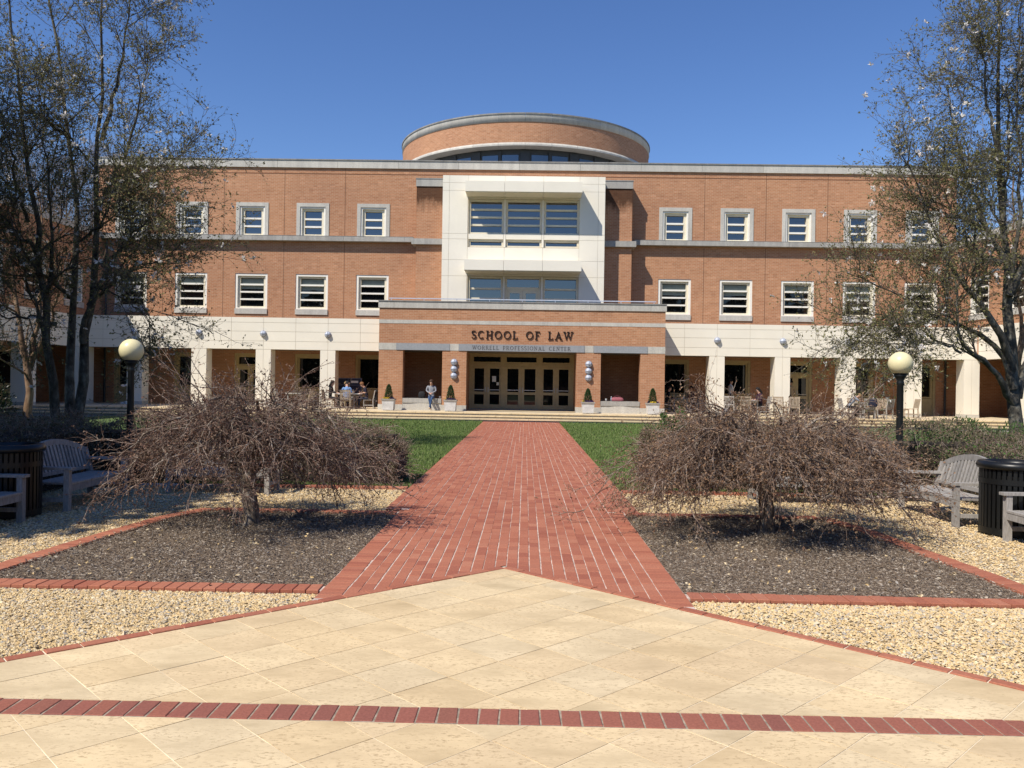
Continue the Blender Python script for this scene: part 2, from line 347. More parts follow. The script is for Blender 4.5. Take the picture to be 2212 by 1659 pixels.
def clip(poly, a, b, c):
    """keep the side a*x+b*y<=c of a convex polygon"""
    out = []
    for i in range(len(poly)):
        p, q = poly[i], poly[(i + 1) % len(poly)]; dp = a * p[0] + b * p[1] - c; dq = a * q[0] + b * q[1] - c
        if dp <= 0: out.append(p)
        if dp * dq < 0:
            t_ = dp / (dp - dq); out.append((p[0] + (q[0] - p[0]) * t_, p[1] + (q[1] - p[1]) * t_))
    return out
def area(p): return abs(sum(p[i][0] * p[(i + 1) % len(p)][1] - p[(i + 1) % len(p)][0] * p[i][1] for i in range(len(p)))) / 2 if len(p) > 2 else 0

AX = -.19           # symmetry axis of building and path
YP, YB, YW = 40.0, 42.0, 44.8      # portico front, arcade front, upper wall
ZT = .36            # terrace level
# ================================================================== ground and paving
g = MB().poly([(-900, -900, -.09), (900, -900, -.09), (900, 1500, -.09), (-900, 1500, -.09)])
tag(g.build('ground', 'far_ground'), kind='structure')
APX, APY, SL = -.165, 7.74, .943
chev = lambda x: APY - SL * np.abs(x - APX)
# --- gravel court
g = MB().poly([(-9.5, 1.5, -.035), (9.5, 1.5, -.035), (9.5, 13.3, -.035), (-9.5, 13.3, -.035)])
tag(g.build('gravel_court', 'gravel_bed'), kind='structure')
BEDS = {'left': (-4.75, -1.627, 6.68, 10.92), 'right': (1.336, 4.40, 6.66, 11.12)}
SIDE = {'left': [(-4.70, 6.86), (-4.55, 8.7), (-4.40, 10.1), (-4.12, 10.84)], 'right': [(4.36, 6.86), (4.14, 10.1), (3.95, 11.04)]}
PX0, PX1, PN0, PN1, YSTEP = -1.85, 1.56, -1.627, 1.336, 11.1
def pebbles(n, x0, x1, y0, y1, s0, s1, z=-.03):
    x = rng.uniform(x0, x1, n); y = rng.uniform(y0, y1, n)
    k = (y > chev(x) + .12) & ~((x > np.where(y < YSTEP, PN0, PX0) - .02) & (x < np.where(y < YSTEP, PN1, PX1) + .02)) & (np.abs(x) < .66 * y + .5)
    for sd, (a, b_, c, d) in BEDS.items():
        xo = np.interp(y, [q_[1] for q_ in SIDE[sd]], [q_[0] for q_ in SIDE[sd]]); k &= ~((np.sign(x) == np.sign(a + b_)) & (np.abs(x) < np.abs(xo) + .09) & (y > c - .01) & (y < d + .01))
    x = x[k]; y = y[k]; N = len(x); s = rng.uniform(s0, s1, N) * np.where(rng.random(N) < .06, 1.6, 1)
    base = np.array([[1, 0, 0], [-1, 0, 0], [0, 1, 0], [0, -1, 0], [0, 0, 1], [0, 0, -1.]])
    sc = np.stack([rng.uniform(.7, 1.3, N), rng.uniform(.7, 1.2, N), rng.uniform(.45, .8, N)], 1)
    V = base[None] * sc[:, None] * s[:, None, None] * .62 + rng.normal(size=(N, 6, 3)) * s[:, None, None] * .13
    a = rng.uniform(0, 2 * PI, N); ca, sa = np.cos(a)[:, None], np.sin(a)[:, None]
    V = np.stack([V[..., 0] * ca - V[..., 1] * sa, V[..., 0] * sa + V[..., 1] * ca, V[..., 2]], -1)
    V += np.stack([x, y, z + s * .1 + rng.uniform(0, .005, N)], 1)[:, None]
    f = np.array([[0, 2, 4], [2, 1, 4], [1, 3, 4], [3, 0, 4]])
    return V.reshape(-1, 3), (np.arange(N)[:, None, None] * 6 + f[None]).reshape(-1, 3)
nm = NM()
for a in ((40000, -4.8, -1.0, 4.4, 6.68, .012, .021), (40000, .9, 4.8, 4.4, 6.68, .012, .021), (66000, -8.6, -1.7, 6.4, 13.3, .014, .024), (66000, 1.4, 8.6, 6.4, 13.3, .014, .024)):
    nm.add(*pebbles(*a), 0)
tag(nm.build('gravel', ['pebble']), 'loose yellow and grey pea gravel round the planting beds', 'gravel', kind='stuff')
# --- mulch beds
for sd, (a, b_, c, d) in BEDS.items():
    o_ = [(x, y, -.022) for x, y in SIDE[sd]]; i_ = (b_, a)[sd == 'right']; g = MB().poly([(i_, c, -.022)] + [(o_[0][0], c, -.022)] + o_ + [(o_[-1][0], d, -.022), (i_, d, -.022)]); tag(g.build('mulch_bed', 'mulch_bed'), kind='structure')
    xo = np.array([q_[0] for q_ in SIDE[sd]]); yo = np.array([q_[1] for q_ in SIDE[sd]])
    n = 50000; C = np.stack([rng.uniform(a + (.2 if sd == 'left' else .01), b_ - (.01 if sd == 'left' else .2), n), rng.uniform(c + .2, d - .2, n), rng.uniform(-.020, .016, n)], 1)
    k = np.abs(C[:, 0]) < np.abs(np.interp(C[:, 1], yo, xo)) - .08; C = C[k]; n = len(C)
    D = rng.normal(size=(n, 3)) * [1, 1, .22]; L_ = rng.uniform(.010, .042, n)
    nm = NM(); nm.add(*leaves(C, L_, L_ * rng.uniform(.12, .35, n), D * 3), 0)
    n = 220; C = np.stack([rng.uniform(a + (.2 if sd == 'left' else .01), b_ - (.01 if sd == 'left' else .2), n), rng.uniform(c + .2, d - .2, n), rng.uniform(.0, .02, n)], 1)
    nm.add(*leaves(C, .04, .022, rng.normal(size=(n, 3)) * [3, 3, .8]), 1)
    tag(nm.build('mulch', ['mulch_chip', 'pebble']), 'dark shredded bark mulch under the weeping tree on the ' + sd, 'mulch', kind='stuff')
# --- brick helper: shared box bricks
_bm = {}
def brick_mesh(lx, ly, lz, mat):
    k = (round(lx, 4), round(ly, 4), round(lz, 4), mat)
    if k not in _bm:
        e = .004; m_ = MB(); x, y = lx / 2, ly / 2
        m_.prism([(-x, -y), (x, -y), (x, y), (-x, y)], -lz, -e)
        k0 = len(m_.v); m_.v += [(-x + e, -y + e, 0), (x - e, -y + e, 0), (x - e, y - e, 0), (-x + e, y - e, 0)]
        m_.f[0] = (k0, k0 + 1, k0 + 2, k0 + 3)
        for i in range(4): m_.f.append((4 + i, 4 + (i + 1) % 4, k0 + (i + 1) % 4, k0 + i)); m_.m.append(0); m_.sm.append(False)
        _bm[k] = m_.mesh('brick', mat)
    return _bm[k]
def put_brick(parent, x, y, z, lx, ly, lz, rz=0., mat='paver_single'):
    o = link('brick', brick_mesh(lx, ly, lz, mat), parent, (x, y, z)); o.rotation_euler = (random.gauss(0, .006), random.gauss(0, .006), rz + random.gauss(0, .008)); return o
# --- brick path: mortar bed + 300 nearest bricks as parts + the rest as one part
g = MB(); g.poly([(PX0, YSTEP, -.0035), (PX1, YSTEP, -.0035), (PX1, 37.2, -.0035), (PX0, 37.2, -.0035)])
g.poly([(PN0, chev(PN0), -.0035), (APX, APY, -.0035), (PN1, chev(PN1), -.0035), (PN1, YSTEP, -.0035), (PN0, YSTEP, -.0035)])
path = tag(g.build('brick_path', 'mortar'), kind='structure')
cand = []; NC = 32; pw = (PX1 - PX0) / NC
for c in range(NC):
    x = PX0 + (c + .5) * pw; y = 5.6 + (.1 if c % 2 else 0) + random.uniform(-.03, .03)
    dx = 0
    while y < 37.1:
        ly = .2 + random.uniform(-.004, .004); y0, y1 = y, min(y + ly, 37.19); y += ly + .006
        if y1 < YSTEP + .1 and not (PN0 + .2 < x - pw / 2 + .07 and x + pw / 2 - .07 < PN1 - .2): continue
        if y1 - .02 < chev(x): continue
        jw = .0078 + random.uniform(-.002, .002); hx = pw / 2 - jw / 2
        dx = max(-.003, min(.003, dx + random.gauss(0, .001)))
        cand.append([x + dx, y0, y1, hx])
cand.sort(key=lambda q: q[1])
nside = 0
for sx in (PN0 + .1, PN1 - .1):
    y = float(chev(sx)) + .06
    while y < YSTEP - .05:
        put_brick(path, sx + random.gauss(0, .002), y, random.uniform(0, .003), .196, .095, .05); y += .1015; nside += 1
rest = NM(); N1 = 300 - nside; bx = []
for i, (x, y0, y1, hx) in enumerate(cand):
    if y0 < chev(x) + .06:
        p = [(x - hx, y0 - .1), (x + hx, y0 - .1), (x + hx, y1), (x - hx, y1)]
        p = clip(p, *((SL, -1, SL * APX - APY) if x < APX else (-SL, -1, -SL * APX - APY)))
        if area(p) < .0008: N1 += 1; continue
        cx, cy = x, sum(q[1] for q in p) / len(p); m_ = MB().prism([(a - cx, b_ - cy) for a, b_ in p], -.05, random.uniform(-.001, .002)); m_.build('brick', 'paver_single', path, loc=(cx, cy, 0))
    elif i < N1: put_brick(path, x, (y0 + y1) / 2, random.uniform(-.001, .003), hx * 2, y1 - y0, .05)
    else: bx.append((x, (y0 + y1) / 2, hx, (y1 - y0) / 2))
bx = np.array(bx); n = len(bx); sg = np.array([[-1, -1], [1, -1], [1, 1], [-1, 1]])
zt = rng.uniform(-.001, .003, n); tl = rng.normal(size=(n, 4)) * .0008
top = np.concatenate([bx[:, None, :2] + sg[None] * bx[:, None, 2:], (zt[:, None] + tl)[..., None]], -1); bot = top.copy(); bot[..., 2] = -.05
V = np.concatenate([top, bot], 1).reshape(-1, 3); k = np.arange(n)[:, None, None] * 8
q = np.array([[0, 1, 2, 3], [4, 5, 1, 0], [5, 6, 2, 1], [6, 7, 3, 2], [7, 4, 0, 3]])
nm = NM(); nm.add(V, (k + q[None]).reshape(-1, 4), 0); o = nm.build('far_bricks', ['paver'], path); o['kind'] = 'stuff'
# --- travertine plaza, tiles at 45 degrees
g = MB(); g.poly([(-5.2, 1.5, -.0026), (5.2, 1.5, -.0026), (5.2, float(chev(5.2)), -.0026), (APX, APY - .02, -.0026), (-5.2, float(chev(-5.2)), -.0026)])
plaza = tag(g.build('plaza', 'tile_joint'), kind='structure')
T = .397; P0, Q0 = 3.488, 4.074; r2 = math.sqrt(.5); BW = .095
for i in range(-26, 8):
    for j in range(-26, 8):
        p0, q0 = P0 + i * T, Q0 + j * T; jt = .0028
        cs = [((p - q) * r2, (p + q) * r2) for p, q in ((p0 + jt, q0 + jt), (p0 + T - jt, q0 + jt), (p0 + T - jt, q0 + T - jt), (p0 + jt, q0 + T - jt))]
        cx = sum(c[0] for c in cs) / 4; cy = sum(c[1] for c in cs) / 4
        if cy < 2.4 or abs(cx) > .68 * cy + .7: continue
        ll = math.hypot(1, SL)
        cs = clip(cs, -SL, 1, APY - SL * APX - BW * ll); cs = clip(cs, SL, 1, APY + SL * APX - BW * ll) if len(cs) > 2 else cs
        for band in (0, 1):
            p = list(cs)
            if len(p) > 2: p = clip(p, 0, -1, -4.335) if band else clip(p, 0, 1, 4.125)
            if area(p) < .002: continue
            mx = sum(a for a, b_ in p) / len(p); my = sum(b_ for a, b_ in p) / len(p)
            m_ = MB().prism([(a - mx, b_ - my) for a, b_ in p], -.03, 0); o = m_.build('tile', 'travertine', plaza, loc=(mx, my, random.uniform(-.001, .001)))
            o.rotation_euler = (random.gauss(0, .0012), random.gauss(0, .0012), random.gauss(0, .002))
# --- brick band across the plaza
band = tag(MB().box(-3.6, 3.6, 4.128, 4.332, -.03, -.0016).build('brick_band', 'joint_grey'), kind='structure')
x = -3.55
while x < 3.5:
    ww = .096 + random.uniform(-.002, .002); put_brick(band, x + ww / 2, 4.23 + random.gauss(0, .0025), random.uniform(.0015, .004), ww, .193, .04, random.gauss(0, .012), 'strip_brick'); x += ww + .0085
# --- chevron brick border of the plaza (bricks on edge, laid lengthwise)
edge = tag(MB().box(-.2, -.13, 7.66, 7.70, -.04, -.012).build('plaza_edging', 'mortar'), kind='structure')
ang = math.atan2(SL, 1)
for sd in (-1, 1):
    d = .06
    while d < 5.2:
        l = .205; c = d + l / 2; cx = APX + sd * c * math.cos(ang); cy = APY - c * math.sin(ang)
        cx -= sd * math.sin(ang) * BW / 2 * 1; cy -= math.cos(ang) * BW / 2
        put_brick(edge, cx, cy, random.uniform(.004, .010), l - .004, BW - .012, .08, -sd * ang); d += l + .006
# --- raised brick borders of the two beds
def run_border(p, q_, parent, z, depth=.195, pitch=.104):
    dx, dy = q_[0] - p[0], q_[1] - p[1]; n = max(1, int(math.hypot(dx, dy) / pitch)); a = math.atan2(dy, dx)
    for i in range(n):
        t_ = (i + .5) / n
        put_brick(parent, p[0] + dx * t_, p[1] + dy * t_, z + random.uniform(-.003, .003), math.hypot(dx, dy) / n - .008, depth, .09, a)
for sd, (a, b_, c, d) in BEDS.items():
    s = -1 if sd == 'left' else 1
    inx, out = (b_, a) if s < 0 else (a, b_)
    far = SIDE[sd][-1][0]; zb = .004
    m_ = MB()
    for (x0, x1, y0, y1) in ((min(inx, out), max(inx, out), c + .02, c + .18), (min(inx, far), max(inx, far), d - .18, d - .02)): m_.box(x0, x1, y0 + .012, y1, -.05, -.006)
    e = tag(m_.build('bed_edging', 'mortar'), kind='structure')
    run_border((inx + s * .02, c + .1), (out + s * .25, c + .1), e, zb)
    run_border((inx + s * .02, d - .1), (far - s * .06, d - .1), e, zb)
    for p_, q_ in zip(SIDE[sd], SIDE[sd][1:]): run_border(p_, q_, e, zb)
# --- edging between gravel and lawn
for sd, (x0, x1) in {'left': (-9, PX0 - .02), 'right': (PX1 + .02, 9)}.items():
    e = tag(MB().box(x0, x1, 13.26, 13.44, -.06, -.01).build('lawn_edging', 'mortar'), kind='structure')
    y = 13.35
    if sd == 'left': run_border((-4.5, y), (x1, y), e, .012, .19, .205)
    else: run_border((x0, y), (4.5, y), e, .012, .19, .205)
# --- lawns
for sd, (x0, x1) in {'left': (-19, PX0 - .01), 'right': (PX1 + .01, 19)}.items():
    tag(MB().poly([(x0, 13.44, -.02), (x1, 13.44, -.02), (x1, 37.2, -.02), (x0, 37.2, -.02)]).build('lawn', 'lawn_soil'), kind='structure')
    n = 95000; y = 13.5 + 23.6 * rng.random(n) ** 1.6; xx = rng.random(n) ** 1.15 * 6.4
    x = (PX0 - .015 - xx) if sd == 'left' else (PX1 + .015 + xx)
    h = rng.uniform(.035, .075, n) * (1 + (y - 13) * .01); a = rng.uniform(0, 2 * PI, n); wd = rng.uniform(.005, .009, n) * (1 + (y - 13) * .05)
    b0 = np.stack([x, y, np.full(n, -.02)], 1); sdv = np.stack([np.cos(a), np.sin(a), 0 * a], 1) * wd[:, None]
    tp = b0 + np.stack([rng.normal(size=n) * .018, rng.normal(size=n) * .018, h], 1)
    V = np.stack([b0 - sdv, b0 + sdv, tp], 1).reshape(-1, 3); nm = NM(); nm.add(V, np.arange(n * 3).reshape(-1, 3), 0)
    tag(nm.build('grass', ['grass_blade']), 'short green mown grass on the lawn ' + sd + ' of the brick path', 'grass', kind='stuff')
# --- terrace and its steps
tag(MB().box(-24.5, 24.5, 38.1, 52, -.1, ZT).build('terrace', 'terrace_stone'), kind='structure')
st = tag(MB().box(-24, 24, 37.26, 38.4, -.1, .07).box(-24, 24, 37.67, 38.4, -.1, .19).box(-24, 24, 38.05, 38.4, -.1, .30).build('terrace_steps', 'stone_dark'), kind='structure')
for k, (y0, y1, z) in enumerate(((37.2, 37.68, .12), (37.6, 38.08, .24), (37.99, 38.6, .365))):
    x = -24 + k * .7; i = 0
    while x < 23.9:
        x1 = min(x + 2.2, 23.95); MB().box(x, x1 - .012, y0, y1, z - .055, z + random.uniform(-.002, .002)).build('step_slab', 'step_stone', st); x = x1
# --- fallen leaves blown over the paving
n = 260; C = np.stack([rng.uniform(-8, 8, n), rng.uniform(4.4, 30, n) , np.full(n, .006)], 1); k = (C[:, 1] > chev(C[:, 0]) - .6) & (rng.random(n) < np.where((np.abs(C[:, 0]) < 1.7), .25, 1)); C = C[k]
nm = NM(); nm.add(*leaves(C, rng.uniform(.03, .07, len(C)), .03, rng.normal(size=(len(C), 3)) * [3, 3, .5]), 0); tag(nm.build('fallen_leaves', ['bud_brown']), 'scattered dry brown leaves on gravel, lawn and path edges', 'leaves', kind='stuff')
# ================================================================== the building
B = thing('law_school_building', (AX, YP, 0), 'three storey orange brick building with cream panels, entrance portico and round drum', 'building')
def wall_y(m_, y, x0, x1, z0, z1, holes, depth=.3, mat=0, face=-1):
    """wall facing -y at plane y with rectangular holes (x0,x1,z0,z1) and reveals"""
    xs = sorted({x0, x1, *[h[0] for h in holes], *[h[1] for h in holes]}); zs = sorted({z0, z1, *[h[2] for h in holes], *[h[3] for h in holes]})
    xs = [x for x in xs if x0 <= x <= x1]; zs = [z for z in zs if z0 <= z <= z1]
    for a, b_ in zip(xs, xs[1:]):
        for c, d in zip(zs, zs[1:]):
            mx, mz = (a + b_) / 2, (c + d) / 2
            if any(h[0] < mx < h[1] and h[2] < mz < h[3] for h in holes): continue
            m_.poly([(a, y, c), (b_, y, c), (b_, y, d), (a, y, d)], mat)
    for (a, b_, c, d) in holes:
        m_.poly([(a, y, c), (a, y + depth, c), (b_, y + depth, c), (b_, y, c)], mat); m_.poly([(a, y, d), (b_, y, d), (b_, y + depth, d), (a, y + depth, d)], mat)
        m_.poly([(a, y, c), (a, y, d), (a, y + depth, d), (a, y + depth, c)], mat); m_.poly([(b_, y, c), (b_, y + depth, c), (b_, y + depth, d), (b_, y, d)], mat)
XE = 22.9                                  # half width to the wings
WU = [8.17 + 3.3 * k for k in range(5)]    # window axes
CU = [9.87 + 3.3 * k for k in range(4)]    # arcade column axes
ZR = 13.72; ZL = 9.53
holes = []
for s in (-1, 1):
    for u in WU:
        c = AX + s * u
        holes += [(c - .69, c + .69, ZL, 11.15), (c - .88, c + .88, 5.58, 7.49), (c - .86, c + .86, ZT, 3.15)]
m_ = MB(); wall_y(m_, YW, AX - XE - .3, AX + XE + .3, 0, ZR - .45, holes, .34); m_.build('wall', 'brick', B)
m_ = MB()
m_.poly([(AX - XE - .3, YW + .4, ZR - .5), (AX + XE + .3, YW + .4, ZR - .5), (AX + XE + .3, 76, ZR - .5), (AX - XE - .3, 76, ZR - .5)])
for s in (-1, 1): m_.poly([(AX + s * (XE + .3), YW, 0), (AX + s * (XE + .3), 76, 0), (AX + s * (XE + .3), 76, ZR - .45), (AX + s * (XE + .3), YW, ZR - .45)], 1)
m_.poly([(AX - XE, 76, 0), (AX + XE, 76, 0), (AX + XE, 76, ZR - .45), (AX - XE, 76, ZR - .45)], 1)
m_.build('roof', ['roofing', 'brick'], B)
# vertical movement joints in the brickwork
for s in (-1, 1):
    for k in range(4):
        u = WU[k] + 1.65 - .1
        MB().box(AX + s * u - .012, AX + s * u + .012, YW - .004, YW, 4.9, 9.2).box(AX + s * u - .012, AX + s * u + .012, YW - .004, YW, 9.56, ZR - .47).build('movement_joint', 'joint_brown', B)
MB().box(AX - XE, AX + XE, YW - .006, YW, 12.93, 12.97).build('flashing_line', 'joint_brown', B)
# coping of the main roof, block by block
x = AX - XE - .35; i = 0
while x < AX + XE + .3:
    x1 = min(x + 3.28, AX + XE + .35); o = MB().box(x, x1 - .012, YW - .09, YW + .5, ZR - .46, ZR - .06).build('coping_block', 'stone', B)
    MB().box(x, x1, YW - .13, YW + .52, ZR - .06, ZR).build('coping_cap', 'coping_top', o); x = x1
# string course under the top windows
def course(x0, x1, y, z0, z1, step=1.65, p=.35):
    x = x0
    while x < x1 - .01:
        xn = min(x + step, x1); MB().box(x, xn - .008, y - p, y + .05, z0, z1).box(x, xn - .008, y - p - .01, y, z1, z1 + .012, 1).build('string_course_block', ['stone_dark', 'coping_top'], B); x = xn
course(AX - XE, AX - 5.93, YW, ZL - .27, ZL - .012); course(AX + 5.93, AX + XE, YW, ZL - .27, ZL - .012)
# ---- windows: one of each kind, copied
def upper_window():
    f = MB().ring(-.69, .69, 0, 1.62, .09, .02, .30, wb=.06).build('window', 'white_paint', B, world=False)
    MB().ring(-.60, .60, .06, 1.53, .14, .13, .3, wb=.08, wt=.12).build('sash', 'frame_cream', f, world=False)
    MB().box(-.885, -.69, -.035, .06, 0, 1.82).box(.69, .885, -.035, .06, 0, 1.82).box(-.69, .69, -.034, .06, 1.62, 1.82).build('surround', 'stone', f, world=False)
    zs = [.14, .55, .97, 1.41]
    for k in range(3):
        MB().box(-.46, .46, .262, .275, zs[k] + .03, zs[k + 1] - .03).build('pane', 'glass', f, world=False)
    for k in (1, 2): MB().box(-.46, .46, .12, .28, zs[k] - .045, zs[k] + .045).build('glazing_bar', 'white_paint', f, world=False)
    return f
def lower_window():
    f = MB().ring(-.88, .88, 0, 1.91, .12, .03, .30, wb=.05).build('window', 'white_paint', B, world=False)
    MB().ring(-.76, .76, .05, 1.79, .12, .14, .3, wb=.09, wt=.10).build('sash', 'frame_cream', f, world=False)
    MB().box(-.885, .885, -.06, .1, -.29, -.004).build('sill', 'stone', f, world=False)
    zs = [.14, .52, .92, 1.32, 1.69]
    for k in range(4):
        MB().box(-.64, .64, .262, .275, zs[k] + .03, zs[k + 1] - .03).build('pane', 'glass_dark' if k < 3 else 'blind', f, world=False)
    for k in (1, 2, 3): MB().box(-.64, .64, .12, .28, zs[k] - .042, zs[k] + .042).build('glazing_bar', 'white_paint', f, world=False)
    return f
def ground_window():
    f = MB().ring(-.86, .86, 0, 2.79, .13, .04, .30, wb=.10).build('window', 'frame_tan', B, world=False)
    MB().ring(-.73, .73, .92, 2.66, .10, .12, .3, wb=.08, wt=.1).build('sash', 'frame_tan', f, world=False)
    MB().box(-.63, .63, .25, .265, 1.0, 2.56).build('pane', 'glass_dark', f, world=False)
    MB().box(-.73, .73, .10, .28, .10, .90).build('spandrel_panel', 'frame_tan', f, world=False)
    return f
def leaf(parent, x0, x1, z0, z1, y, name='door_leaf'):
    l = MB().ring(x0, x1, z0, z1, .15, y, y + .05, wb=.22, wt=.13).box(x0 + .15, x1 - .15, y + .002, y + .05, z0 + .78, z0 + .92).build(name, 'frame_tan', parent, world=False)
    MB().box(x0 + .15, x1 - .15, y + .02, y + .03, z0 + .92, z1 - .13).build('pane', 'glass_dark', l, world=False)
    MB().box(x0 + .15, x1 - .15, y + .02, y + .03, z0 + .22, z0 + .78).build('pane', 'glass_dark', l, world=False)
    MB().box(x0 + .13, x1 - .13, y - .06, y - .035, z0 + 1.0, z0 + 1.03).build('push_bar', 'steel', l, world=False)
    hx = x1 - .08 if name == 'door_leaf' else x0 + .08
    MB().box(hx - .02, hx + .02, y - .05, y, z0 + .98, z0 + 1.22).build('handle', 'steel', l, world=False)
    return l
def arcade_door():
    f = MB().ring(-.86, .86, 0, 2.79, .13, .04, .30, wb=.001).box(-.73, .73, .06, .28, 2.02, 2.12).build('door', 'frame_tan', B, world=False)
    MB().ring(-.73, .73, 2.12, 2.66, .08, .1, .25).build('transom_frame', 'frame_tan', f, world=False)
    MB().box(-.65, .65, .2, .21, 2.2, 2.58).build('transom_pane', 'glass_dark', f, world=False)
    leaf(f, -.73, -.005, .01, 2.02, .12); leaf(f, .005, .73, .01, 2.02, .12, 'door_leaf_right').name = 'door_leaf'
    return f
protos = {}
def place(fn, x, y, z):
    if fn not in protos: o = protos[fn] = fn()
    else: o = copy_tree(protos[fn], B)
    o.location = (x - AX, y - YP, z); return o
for s in (-1, 1):
    for k, u in enumerate(WU):
        c = AX + s * u
        place(upper_window, c, YW, ZL); lw_ = place(lower_window, c, YW, 5.58); bh = [.0, .22, .20, .0, .3][(k + (s > 0)) % 5]
        if bh: MB().box(-.635, .635, .252, .258, 1.29 - bh, 1.29).build('blind', 'blind', lw_, world=False)
        place(arcade_door if k == 2 else ground_window, c, YW, ZT)
# ---- arcade: back fill, panelled band, columns, roof
ZB0, ZB1 = 3.27, 4.90
for s in (-1, 1):
    x0, x1 = sorted((AX + s * 6.88, AX + s * (XE + .1)))
    MB().box(x0, x1, YB + .012, YB + .5, ZB0 + .005, ZB1 - .01).build('band_core', 'cream_joint', B)
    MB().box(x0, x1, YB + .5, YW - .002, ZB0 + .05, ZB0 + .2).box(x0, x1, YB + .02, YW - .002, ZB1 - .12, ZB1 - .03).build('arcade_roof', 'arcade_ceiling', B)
    us = [6.88] + [8.22 + 1.65 * k for k in range(9)] + [XE + .1]
    zs = [ZB0, 3.69, 4.18, 4.635, ZB1]
    for a, b_ in zip(us, us[1:]):
        xa, xb = sorted((AX + s * a, AX + s * b_))
        for c, d in zip(zs, zs[1:]):
            MB().box(xa + .007, xb - .007, YB, YB + .03, c + .007, d - .007).build('panel', 'cream', B)
    for u in CU + [XE - .25]:
        c = AX + s * u
        o = MB().box(c - .37, c + .37, YB + .012, YB + .75, ZT, ZB0).build('column', 'cream_joint', B)
        for q in (-1, 1): xa, xb = sorted((c + q * .007, c + q * .385)); MB().box(xa, xb, YB + .004, YB + .77, ZT + .16, ZB0 - .006).build('column_panel', 'cream', o)
        MB().box(c - .392, c + .392, YB - .004, YB + .78, ZT, ZT + .152).build('plinth', 'stone', o)
# arcade end walls in the corners
for s in (-1, 1):
    x0, x1 = sorted((AX + s * (XE + .3), AX + s * (XE + 3.2))); MB().box(x0, x1, YW, YW + .2, 0, 3.7).build('arcade_end_wall', 'brick', B)
# downspouts in the corners
for s in (-1, 1):
    m_ = MB(); m_.lathe([(.06, ZT), (.06, 9.2)], 10, (AX + s * (XE - .22), YW - .1, 0)); m_.build('downspout', 'frame_dark', B)
